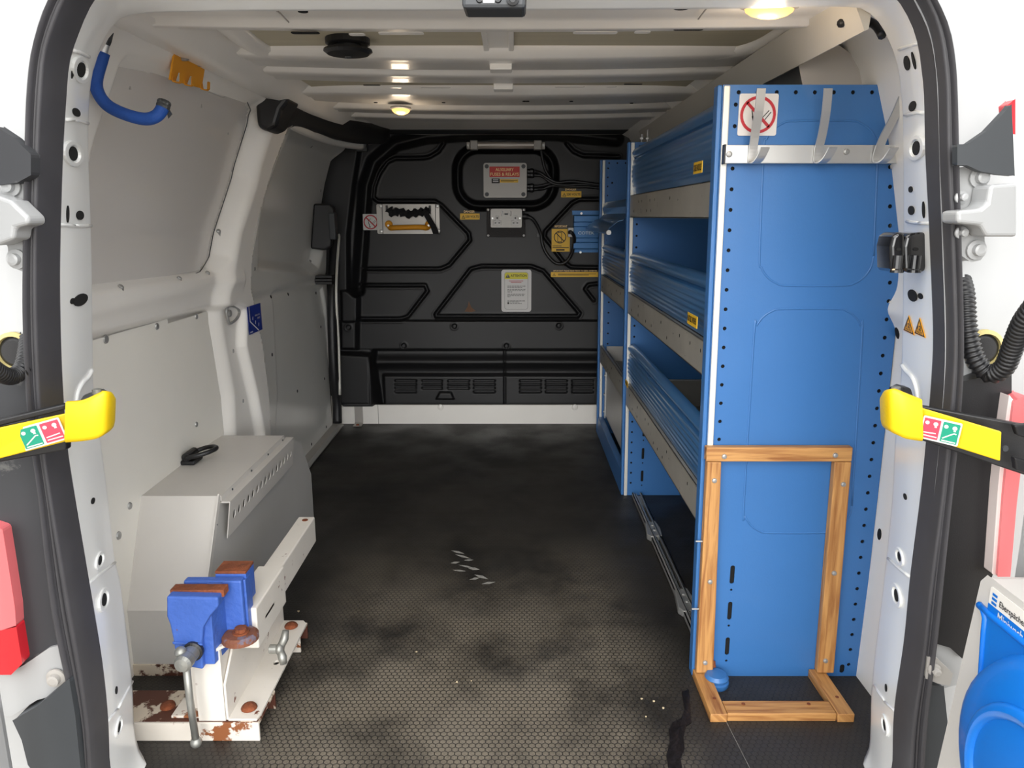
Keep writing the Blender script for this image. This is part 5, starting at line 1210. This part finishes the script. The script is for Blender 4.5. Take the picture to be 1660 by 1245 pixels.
# right cheek steps back to the body
MB().prism([(f1[3].x-.002, YJ+.012, f1[3].z), (f1[3].x+.004, YJ+.055, zt_-.004), (f1[3].x+.004, YJ+.075, zt_-.004), (f1[3].x+.004, YJ+.075, f1[6].z+.004), (f1[3].x-.004, YJ+.012, f1[6].z+.004)], (-.03, 0, 0)).build('moving_jaw_cheek', VICE, vc, bevel=.002)
MB().box((f1[0].x-.002, YJ+.020, zt_-.012), (f1[1].x+.004, YJ+.046, zt_+.003)).build('jaw_plate', RUST, vc, bevel=.001)
MB().prism([(x, YJ, z) for x, z in ((f1[0].x+.003, f1[5].z+.002), (f1[5].x+.002, f1[5].z-.002), (f1[5].x+.002, f1[5].z-.006), (f1[0].x+.004, f1[5].z-.003))], (0, -.003, 0)).build('casting_rib', VICE, vc, bevel=.001)
# slide box and fixed body
MB().box((-.650, YJ+.055, .212), (-.592, 1.52, .262)).build('slide_box', VICE, vc, bevel=.004)
xb0, xb1 = -.662, -.545
fb_ = [(YJ+.066, .334), (1.412, .334), (1.412, .31), (1.425, .27), (1.44, .23), (1.44, .212), (YJ+.066, .212), (YJ+.066, .28)]
MB().prism([(xb0, y, z) for y, z in fb_], (xb1-xb0, 0, 0)).build('fixed_body', VICE, vc, bevel=.004)
MB().box((xb1-.006, YJ+.078, .212), (xb1+.004, YJ+.112, .33)).build('body_rib', VICE, vc, bevel=.002)
A4 = [px(364, 909, z=.344), px(411, 909, z=.344)]
ax0 = A4[0].x-.002; ax1 = A4[1].x; ay0 = 1.413; ay1 = A4[0].y
MB().box((ax0, ay0, .27), (ax1, ay1, .338)).build('anvil_block', VICE, vc, bevel=.002)
MB().box((ax0, ay0, .338), (ax1, ay1, .344)).build('anvil_face', RUST, vc, bevel=.001)
# base flange with bolt
q = px(394, 1026, z=.225)
MB().lathe((q.x-.006, q.y, .211), (0, 0, 1), [(.036, 0), (.036, .010), (.030, .015), (.01, .016)], 24).build('base_flange', mat('rusty_flange', (122, 74, 52), .75, var=.3, vscale=14, spots=(108, 98, 110), cover=.55, sscale=30, bump=.3, bscale=80), vc)
MB().lathe((q.x-.004, q.y, .226), (0, 0, 1), [(.017, 0), (.017, .004), (.012, .004), (.012, .011), (.004, .012)], 14).build('base_bolt', RUST, vc)
# screw and tommy bar
sc = px(309, 1056, y=YJ); sc0 = Vector((sc.x+.006, YJ, sc.z+.002))
MB().lathe(sc0, (0, -1, 0), [(.020, -.002), (.020, .006), (.016, .008)], 20).build('screw_collar', BLACK, vc)
s1 = Vector((sc0.x-.002, YJ-.05, sc0.z-.0)); MB().lathe(sc0+Vector((0, -.006, 0)), (-.05, -1, 0), [(.0155, 0), (.0155, .02), (.0170, .024), (.0170, .040), (.013, .046), (.004, .048)], 20).build('screw_head', STEEL, vc)
tb0 = sc0+Vector((-.012, -.028, .014)); tb1 = px(318, 1203, y=1.30)
tbp = [tb0, tb0.lerp(tb1, .5)+Vector((.002, 0, 0)), tb1]
MB().tube([sc0+Vector((-.004, -.028, -.014))]+tbp[1:], .0072, 12).build('tommy_bar', STEEL, vc, smooth=True)
MB().ball(tb1, .0115, 14, 8).build('bar_end', STEEL, vc, smooth=True)
MB().ball(tb0, .0115, 14, 8).build('bar_end', STEEL, vc, smooth=True)

# ================================================================== REAR DOOR HARDWARE
# door check straps
def strap(side):
    nm = 'door_check_strap'
    lab = ('yellow capped door check strap crossing the left side of the opening' if side < 0 else 'yellow capped door check strap crossing the right side of the opening')
    if side < 0:
        P = [(0, 712, .98), (60, 697, 1.0), (105, 687, 1.03), (150, 676, 1.07), (172, 668, 1.10)]
    else:
        P = [(1660, 733, .98), (1590, 712, 1.0), (1530, 694, 1.02), (1490, 684, 1.03), (1460, 672, 1.07), (1440, 666, 1.10)]
    st = thing(nm, lab, 'door strap', px(*P[2][:2], y=P[2][2]))
    def pt(a, b_, y): return px(a, b_, y=y)
    def quad(pts, y, th, nm_, m, bev=.002):
        return MB().prism([pt(a, b_, yy) for a, b_, yy in pts], (0, th, 0)).build(nm_, m, st, bevel=bev, seg=3)
    if side < 0:
        quad([(-60, 703, .97), (107, 675, 1.03), (107, 730, 1.03), (-60, 760, .97)], 0, .014, 'arm', BLACK)
        quad([(-60, 706, .968), (106, 664, 1.028), (106, 655, 1.028), (-60, 694, .968)], 0, .02, 'arm_top', BLACK)
        quad([(-60, 706, .964), (108, 670, 1.024), (110, 715, 1.024), (-60, 759, .964)], 0, .004, 'yellow_sleeve', YEL)
        cx = [(105, 652, 718, 1.012), (130, 650, 716, 1.014), (155, 640, 712, 1.018), (172, 634, 704, 1.026), (182, 634, 697, 1.045), (187, 640, 690, 1.07), (186, 644, 684, 1.11), (178, 640, 680, 1.14), (160, 640, 678, 1.16)]
        sg = [(41, 691, 731), (110, 671, 711)]
    else:
        quad([(1720, 700, .97), (1488, 657, 1.03), (1488, 712, 1.03), (1720, 790, .97)], 0, .014, 'arm', BLACK)
        quad([(1624, 700, .963), (1490, 660, 1.023), (1490, 706, 1.023), (1622, 748, .963)], 0, .004, 'yellow_sleeve', YEL)
        cx = [(1496, 648, 716, 1.012), (1470, 638, 712, 1.014), (1455, 633, 706, 1.018), (1442, 630, 700, 1.026), (1432, 632, 694, 1.045), (1427, 640, 688, 1.07), (1428, 646, 682, 1.11), (1436, 650, 680, 1.14), (1452, 652, 678, 1.16)]
        sg = [(1490, 671, 709), (1552, 685, 724)]
        MB().lathe(px(1629, 727, y=.972), (0, -1, 0), [(.0045, 0), (.004, .002)], 12).build('pivot_pin', DARKG, st)
        quad([(1645, 690, .955), (1670, 688, .955), (1670, 712, .955), (1650, 706, .955)], 0, .01, 'catch_roller', BLACK); quad([(1645, 742, .955), (1670, 748, .955), (1670, 770, .955), (1648, 762, .955)], 0, .01, 'catch_roller', BLACK)
    rows = []
    cxs = [(Vector(pt(a, t, y)), Vector(pt(a, bb, y))) for a, t, bb, y in cx]
    T = spline([c_[0] for c_ in cxs], 4); Bq = spline([c_[1] for c_ in cxs], 4)
    def inn(L, k, s=.006):
        t = (L[min(k+1, len(L)-1)]-L[max(k-1, 0)]); t.z = 0; t.normalize(); n = Vector((-t.y, t.x, 0))*(1 if side < 0 else -1); return n*s
    for k in range(len(T)):
        n = inn(T, k); a_, b2 = T[k], Bq[k]
        rows.append([a_+n*1.2, a_+n*.3+Vector((0, 0, -.001)), a_+Vector((0, 0, -.006)), a_.lerp(b2, .5), b2+Vector((0, 0, .006)), b2+n*.3, b2+n*1.2, b2.lerp(a_, .5)+n*1.2])
    MB().loft(rows, closed=True).add(rows[0], [tuple(range(8))]).add(rows[-1], [tuple(range(8))[::-1]]).build('yellow_cap', YEL, st, smooth=True)
    # stay behind the cap going into the pillar
    if side < 0: MB().prism([pt(128, 655, 1.16), pt(134, 641, 1.17), pt(158, 634, 1.17), pt(168, 640, 1.15), pt(160, 668, 1.14), pt(130, 672, 1.16)], (0, .02, 0)).build('stay_link', DARKG, st, bevel=.003); MB().lathe(px(157, 634, y=1.13), (0, 0, 1), [(.007, -.004), (.007, .003), (.004, .004)], 12).build('rivet', STEEL, st)
    else: MB().prism([pt(1482, 655, 1.16), pt(1478, 630, 1.17), pt(1462, 626, 1.17), pt(1450, 632, 1.15), pt(1452, 668, 1.14), pt(1480, 672, 1.16)], (0, .02, 0)).build('stay_link', BLACK, st, bevel=.003); MB().lathe(px(1452, 630, y=1.13), (0, 0, 1), [(.007, -.004), (.007, .003), (.004, .004)], 12).build('rivet', STEEL, st)
    # instruction sticker
    (a0, t0, b0), (a1, t1, b1) = sg
    y0_, y1_ = (1.004, 1.023) if side < 0 else (1.022, .993)
    o_ = pt(a0, b0, y0_-.004); u_ = pt(a1, b1, y1_-.004)-o_; v_ = pt(a0, t0, y0_-.004)-o_; v_ = v_-u_.normalized()*v_.dot(u_.normalized())
    c = Card('instruction_sticker', '', '', o_, u_, v_, u_.length, v_.length, WHITE, st, r=.002)
    W_, H_ = c.w, c.h
    gx, rx = (.04, .53) if side < 0 else (.53, .04)
    for x_, m_, opn in ((gx, GREENP, 1), (rx, PINKP, 0)):
        c.shape('print_field', [rrect(W_*x_, H_*.07, W_*(x_+.43), H_*.93, .001, 2)], m_, 1)
        if opn: c.shape('door_symbol', [bar(W_*(x_+.05), H_*.22, W_*(x_+.32), H_*.52, .0016), bar(W_*(x_+.32), H_*.52, W_*(x_+.38), H_*.50, .0016), bar(W_*(x_+.04), H_*.13, W_*(x_+.40), H_*.13, .0016)], WHITE, 2)
        else: c.shape('door_symbol', [bar(W_*(x_+.04), H_*.30, W_*(x_+.36), H_*.34, .0016), bar(W_*(x_+.04), H_*.18, W_*(x_+.40), H_*.18, .0016)], WHITE, 2)
        c.shape('hand_symbol', [circ(W_*(x_+.31), H_*.74, H_*.09, 8), bar(W_*(x_+.29), H_*.62, W_*(x_+.35), H_*.62, .002)], WHITE, 2)
        c.shape('number_disc', [circ(W_*(x_+.09), H_*.74, H_*.08, 10)], WHITE, 2)
strap(-1); strap(1)

# latch striker on the right jamb
ls = thing('door_latch', 'pair of glossy black latch housings on the right jamb', 'latch', px(1474, 442, y=1.2))
GLB = mat('glossy_black_plastic', (20, 20, 22), .15, coat=.6)
for a0, a1 in ((1445, 1468), (1466, 1503)):
    pts = [(a0+3, 384), (a0+9, 378), (a1-3, 376), (a1, 380), (a1, 432), (a1-3, 441), (a0+4, 442), (a0, 436), (a0-1, 400)]
    MB().prism([px(a, b_, y=1.165) for a, b_ in pts], (0, .05, 0)).build('housing', GLB, ls, bevel=.006, seg=3)
    m_ = (a0+a1)/2
    MB().plate(circ(0, 0, 1, 14, .004, .0025), [], px(m_, 404, y=1.1645), (1, 0, 0), (0, 0, 1), .001).build('screw_hole', HOLE, ls)
    MB().lathe(px(m_, 414, y=1.163), (0, 0, -1), [(.008, 0), (.008, .02), (.010, .022), (.010, .026)], 14).build('roller', GLB, ls)
# 12 volt stickers
for k, (a, b_) in enumerate(((1466, 535), (1484, 540))):
    p, n = hit(BV_F, a+10, b_-15)
    if n is None: continue
    v_ = (Vector((0, 0, 1))-n*n.z).normalized(); u_ = v_.cross(n).normalized()
    q = px(a, b_, y=p.y); d_ = px(a, b_); t = (p-cam.location).dot(n)/d_.dot(n); o_ = cam.location+d_*t+n*.001
    d2 = px(a+20, b_+3); t2 = (p-cam.location).dot(n)/d2.dot(n); w_ = (cam.location+d2*t2-o_).length*.9
    h_ = .029
    cu_ = MB().plate([(0, 0), (w_, 0), (w_/2, h_)], [], o_, u_, v_, .0008); st_ = tag(cu_.build('voltage_sticker', mat('orange_sticker', (248, 176, 28), .5)), ('left' if k == 0 else 'right')+' of the two orange 12 VOLTS warning triangles on the right jamb', 'sticker')
    MB().plate([(w_*.05, h_*.03), (w_*.95, h_*.03), (w_*.5, h_*.95)], [[(w_*.13, h_*.085), (w_*.87, h_*.085), (w_*.5, h_*.84)]], o_+n*.001, u_, v_, .0002).build('triangle_border', INK, st_)
    text('12', o_+n*.0014+u_*w_*.34+v_*h_*.30, u_, v_, h_*.26, INK, st_, width=w_*.32, bold=.02); text('VOLTS', o_+n*.0014+u_*w_*.24+v_*h_*.13, u_, v_, h_*.12, INK, st_, width=w_*.52, bold=.02)

# ---- doors swung open
dl = struct(MB().box((-.80, .25, -.3), (-.745, .985, 1.75)).build('door_2', PAINT_DIM, bevel=.02))
dr3 = struct(MB().plate([(.25, -.3), (.985, -.3), (.985, .60), (.99, .75), (.995, 1.75), (.25, 1.75)], [], (.715, 0, 0), (0, 1, 0), (0, 0, 1), .05).build('door_3', PAINT_DIM, bevel=.01))
def on_door(o, d):
    o.parent = d; o.location = Vector(o.location)-Vector((d['wx'], d['wy'], d['wz'])); o['hinge_part'] = 1
    for k in ('label', 'category'): del o[k]
    del o['hinge_part']; return o
# ---- left outside corner
def bolt(q, r, parent, m=PAINT_DIM, nm='hinge_bolt'):
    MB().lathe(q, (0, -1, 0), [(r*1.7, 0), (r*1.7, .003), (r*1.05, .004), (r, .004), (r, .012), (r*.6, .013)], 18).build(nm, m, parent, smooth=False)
def hinge(side, lab):
    if side < 0:
        h = thing('door_hinge', lab, 'hinge', px(20, 440, y=1.07))
        slab([(5, 292), (30, 286), (44, 292), (44, 436), (36, 440), (22, 434), (14, 415), (12, 395), (-20, 390), (-20, 300)], 1.06, .02, 'hinge_plate', PAINT_DIM, h, .006)
        MB().prism([px(a, b_, y=1.02) for a, b_ in ((-60, 312), (-10, 315), (18, 325), (46, 352), (46, 364), (24, 370), (22, 388), (-5, 398), (-60, 398))], (0, .04, 0)).build('hinge_arm', PAINT_DIM, h, bevel=.01, seg=3)
        bolt(px(18, 302, y=1.058), .008, h); bolt(px(28, 420, y=1.058), .008, h); on_door(h, dl)
    else:
        h = thing('door_hinge', lab, 'hinge', px(1580, 440, y=1.07))
        slab([(1550, 272), (1575, 270), (1598, 276), (1600, 300), (1596, 330), (1590, 350), (1596, 385), (1598, 410), (1590, 422), (1574, 425), (1552, 410)], 1.06, .02, 'hinge_plate', PAINT_DIM, h, .006)
        MB().prism([px(a, b_, y=1.02) for a, b_ in ((1552, 342), (1590, 338), (1600, 330), (1605, 300), (1650, 296), (1650, 384), (1600, 384), (1590, 366), (1552, 362))], (0, .04, 0)).build('hinge_arm', PAINT_DIM, h, bevel=.01, seg=3)
        for a, b_, r in ((1587, 288, .008), (1557, 320, .005), (1557, 377, .005), (1582, 405, .008)): bolt(px(a, b_, y=1.058), r, h)
        on_door(h, dr3)
hinge(-1, 'x'); hinge(1, 'x')

# black rubber flaps
lf = slab([(-10, 202), (20, 222), (50, 250), (50, 284), (28, 296), (0, 300), (-10, 300)], 1.04, .02, 'rubber_flap', DUSTY, None, .004); tag(lf, 'dusty black rubber flap above the left door hinge', 'flap')
rf = slab([(1552, 234), (1568, 234), (1600, 212), (1632, 178), (1640, 168), (1645, 285), (1620, 283), (1590, 278), (1568, 268), (1552, 268)], 1.035, .012, 'rubber_flap', DARKG, None, .003); tag(rf, 'smooth black flap above the right door hinge', 'flap')
# corrugated hoses
def hose(pts, r, nm, lab, n=60):
    cv = resample(spline(pts, 10), n*4); rad = [r*(1+.13*math.cos(i/4*2*math.pi)) for i in range(len(cv))]
    return tag(MB().tube(cv, rad, 14).build(nm, BLACK, smooth=True), lab, 'hose')
hose([px(a, b_, y=yy) for a, b_, yy in ((1558, 455, 1.11), (1564, 480, 1.09), (1568, 530, 1.07), (1580, 580, 1.06), (1604, 606, 1.05), (1628, 595, 1.03), (1642, 562, 1.01), (1660, 520, .98), (1690, 480, .95))], .0125, 'corrugated_hose', 'black corrugated wiring hose curving below the right hinge', 46)
hose([px(a, b_, y=yy) for a, b_, yy in ((46, 545, 1.11), (43, 575, 1.08), (36, 598, 1.06), (20, 610, 1.04), (2, 606, 1.01), (-20, 590, .98))], .011, 'corrugated_hose', 'black corrugated wiring hose beside the left seal', 26)
for side, a, b_ in ((-1, 26, 570), (1, 1592, 566)):
    q = px(a, b_, y=1.105); o = MB().lathe(q, (0, -1, 0), [(.030, 0), (.030, .006), (.024, .008), (.022, -.002), (.002, -.003)], 28).build('grommet', mat('aged_sealant', (196, 180, 120), .7), wl_ if side < 0 else wr_); 
    MB().lathe(q+Vector((0, -.003, 0)), (0, -1, 0), [(.023, 0), (.018, .003), (.002, .003)], 24).build('grommet_centre', BLACK, wl_ if side < 0 else wr_)
# lamp housings (dark) with red lenses
lh = thing('tail_lamp', 'left tail lamp with red lens and dusty black inner housing', 'lamp', px(30, 1050, y=1.08))
slab([(-40, 612), (46, 608), (60, 700), (75, 800), (108, 1020), (105, 1046), (70, 1062), (38, 1076), (25, 960), (5, 860), (-40, 850)], 1.07, .04, 'housing', DUSTY, lh, .008)
slab([(-20, 850), (4, 858), (14, 920), (24, 985), (26, 1016), (2, 1022), (-20, 1022)], 1.05, .03, 'pink_lens', LAMPPINK, lh, .004); slab([(2, 1022), (26, 1014), (36, 1076), (18, 1094), (-20, 1094), (-20, 1022)], 1.05, .03, 'red_lens', LAMPRED, lh, .004)
rh = thing('tail_lamp', 'right tail lamp with red and white striped lens and black inner housing', 'lamp', px(1600, 1050, y=1.08))
slab([(1545, 622), (1600, 610), (1640, 600), (1640, 650), (1630, 720), (1620, 800), (1610, 930), (1560, 1068), (1540, 1050), (1505, 1040), (1528, 850), (1548, 700)], 1.075, .04, 'housing', BLACK, rh, .006)
slab([(1636, 640), (1644, 650), (1636, 720), (1628, 800), (1618, 935), (1608, 930), (1618, 790), (1626, 710)], 1.055, .03, 'clear_lens', mat('clear_lens', (240, 225, 220), .2, coat=.6), rh, .002)
slab([(1644, 650), (1665, 640), (1660, 720), (1648, 820), (1638, 935), (1617, 935), (1627, 800), (1635, 720)], 1.05, .03, 'red_lens', LAMPPINK, rh, .003)
slab([(1634, 170), (1646, 160), (1646, 218), (1638, 216)], 1.05, .02, 'upper_red_lens', LAMPRED, rh, .002)
# lower hinges, bumper corner mouldings
h = thing('door_hinge', 'white lower hinge casting under the left tail lamp', 'hinge', px(90, 1110, y=1.07))
slab([(-40, 1100), (0, 1096), (36, 1080), (80, 1050), (108, 1044), (120, 1100), (95, 1125), (60, 1135), (20, 1160), (-40, 1165)], 1.065, .03, 'casting', PAINT_DIM, h, .008)
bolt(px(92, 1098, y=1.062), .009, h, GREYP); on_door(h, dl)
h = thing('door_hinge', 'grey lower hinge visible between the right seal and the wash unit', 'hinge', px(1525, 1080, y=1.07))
slab([(1500, 1035), (1530, 1038), (1560, 1062), (1552, 1110), (1530, 1116), (1500, 1105)], 1.08, .03, 'casting', PAINT_DIM, h, .006)
slab([(1504, 1065), (1520, 1068), (1545, 1092), (1540, 1112), (1520, 1108), (1500, 1100)], 1.06, .015, 'link', GREYP, h, .004); bolt(px(1514, 1085, y=1.058), .006, h, GREYP); on_door(h, dr3)
bc = slab([(20, 1168), (60, 1145), (112, 1100), (122, 1160), (132, 1260), (60, 1260), (45, 1240), (35, 1200)], 1.05, .05, 'bumper_corner', DARKG, None, .008); tag(bc, 'dark grey bumper corner moulding at the bottom left of the opening', 'bumper')
bc2 = slab([(1496, 1110), (1530, 1112), (1536, 1170), (1530, 1260), (1490, 1260)], 1.07, .05, 'bumper_corner', DARKG, None, .006); tag(bc2, 'dark grey bumper corner moulding at the bottom right behind the wash unit', 'bumper')

# ---- hand wash unit on the right door
XF = .640
wu = thing('hand_wash_unit', 'white and bright blue hand wash unit with lettering hung on the right door', 'wash unit', (XF+.03, .8, .05))
def wp(a, b_, x=XF): q = px(a, b_, x=x); return (q.y, q.z)
O = [wp(1600, 940), wp(1560, 1090), wp(1515, 1262)]
yA, zA = wp(1601, 932)
pf = [(yA+.0, zA), (yA+.012, zA-.015), (wp(1515, 1262)[0], wp(1515, 1262)[1]), (wp(1515, 1262)[0], .02), (.52, .02), (.52, zA+.0)]
b = MB().plate([(-y, z) for y, z in pf][::-1], [], (XF, 0, 0), (0, -1, 0), (0, 0, 1), .07)
b.v = [(v[0] if v[0] > XF-.001 else 2*XF-v[0], v[1], v[2]) for v in b.v]
b.build('body', UNIT, wu, bevel=.012, seg=3)
o_ = Vector((XF-.0012, yA-.012, zA-.035))
c = Card('name_band', '', '', (XF-.0004, yA-.012, zA-.050), (0, -1, 0), (0, 0, 1), .36, .040, mat('band_white', (226, 222, 214), .5), wu, r=.003, th=.001)
c.shape('blue_band', [[(.0, .0), (.36, .0), (.36, .016), (.0, .016)]], BASIN, 1)
c.text('Eberspächer', .022, .019, .011, INK, width=.052, bold=.01)
c.text('Miniwash', .022, .002, .012, WHITE, width=.050, bold=.01)
c.shape('logo_bars', [bar(.006, .020+.006*k, .016, .020+.006*k, .0035) for k in range(3)], BASIN, 2)
yr, zr = wp(1603, 992); yl, zl_ = wp(1592, 1125)
rc = [(-y, z) for y, z in ((yr, zr), (yl, zl_), (yl, .04), (.54, .04), (.54, zr))]
MB().plate(rc[::-1], [], (XF-.002, 0, 0), (0, -1, 0), (0, 0, 1), .002).build('blue_face', BASIN, wu, bevel=.001)
rim = spline([(XF-.003, yl, zl_-.08), (XF-.003, yl, zl_), (XF-.003, yr, zr-.01), (XF-.003, yr-.01, zr), (XF-.003, .56, zr)], 4)
MB().tube(rim, .0045, 8).build('recess_rim', mat('deep_blue_plastic', (6, 108, 206), .35), wu, smooth=True)
cy, cz = wp(1668, 1262, XF-.03); cy -= .018; cz -= .022
def bowl(U, V): return XF-.002-.05*np.sqrt(np.clip(1-V**2, 0, 1))**.8+.0*U, cy+V*.175*np.cos(U), cz+V*.165*np.sin(U)
MB().add([], [])
o = sheet('basin_bowl', BASIN, np.linspace(0, 2*math.pi, 49), np.linspace(0, 1, 16), bowl, wu)
o = sheet('basin_ring', BASIN, np.linspace(0, 2*math.pi, 49), np.linspace(0, 2*math.pi, 13), lambda U, V: (XF-.043-.008*np.cos(V), cy+(.105+.010*np.sin(V))*np.cos(U), cz+(.10+.010*np.sin(V))*np.sin(U)), wu)

# ================================================================== MARKS AND BITS ON THE FLOOR
tp = [(1117, 1118), (1119, 1150), (1121, 1172), (1112, 1178), (1108, 1196), (1110, 1215), (1103, 1230), (1106, 1248), (1084, 1250), (1080, 1225), (1086, 1205), (1084, 1184), (1090, 1172), (1104, 1165), (1110, 1150), (1105, 1122)]
tr_ = MB().prism([px(a, b_, z=.0005) for a, b_ in tp], (0, 0, .0015)).build('rubber_scrap', mat('wet_black_rubber', (18, 16, 16), .35, bump=.4, bscale=40)); tag(tr_, 'ragged torn strip of black rubber on the floor by the timber frame', 'scrap')
def chips(L, m, nm, lab):
    for (a, b_, s_) in L:
        q = px(a, b_, z=.0008); pts = [q+Vector((random.uniform(.5, 1)*s_*math.cos(t), random.uniform(.5, 1)*s_*math.sin(t), 0)) for t in np.linspace(0, 2*math.pi, 6)[:-1]]
        tag(MB().prism(pts, (0, 0, .0012)).build(nm, m), lab, 'debris', nm.replace('_', ' ')+'s on the floor')
chips([(484, 991, .006), (741, 1106, .004), (764, 1104, .003), (1040, 1133, .003), (1060, 1137, .004), (1075, 1148, .004), (675, 1057, .003), (1047, 1162, .003), (783, 1248, .003)], mat('pale_chip', (214, 196, 160), .7), 'paint_chip', 'tiny pale chip lying on the dark floor')
MK = mat('chalky_scuff', (150, 148, 142), .8, var=.4, vscale=200)
for k, (a, b_, L_, w_, an) in enumerate(((742, 895, .05, .008, -.5), (750, 902, .06, .007, -.55), (738, 912, .03, .008, .3), (755, 918, .05, .006, -.4), (768, 922, .04, .010, -.3), (780, 935, .05, .009, -.6), (792, 945, .04, .008, .3), (745, 925, .04, .006, -.2), (770, 938, .035, .007, .4), (760, 908, .03, .007, .1))):
    q = px(a, b_, z=.0003); d_ = Vector((math.cos(an), math.sin(an), 0)); n_ = Vector((-d_.y, d_.x, 0))
    MB().prism([q-d_*L_/2, q+n_*-w_*.9, q+d_*L_/2, q+n_*w_*.9], (0, 0, .0003)).build('scuff', MK, floor)
for a in (1200,):
    p0 = px(1172, 1160, z=.0004); p1 = px(1215, 1245, z=.0004); MB().prism([p0, p0+Vector((.0009, 0, 0)), p1+Vector((.0009, 0, 0)), p1], (0, 0, .0003)).build('board_joint', MATS['chalky_scuff'], floor)
for o in bpy.data.objects:
    for k in ('wx', 'wy', 'wz'):
        if k in o: del o[k]
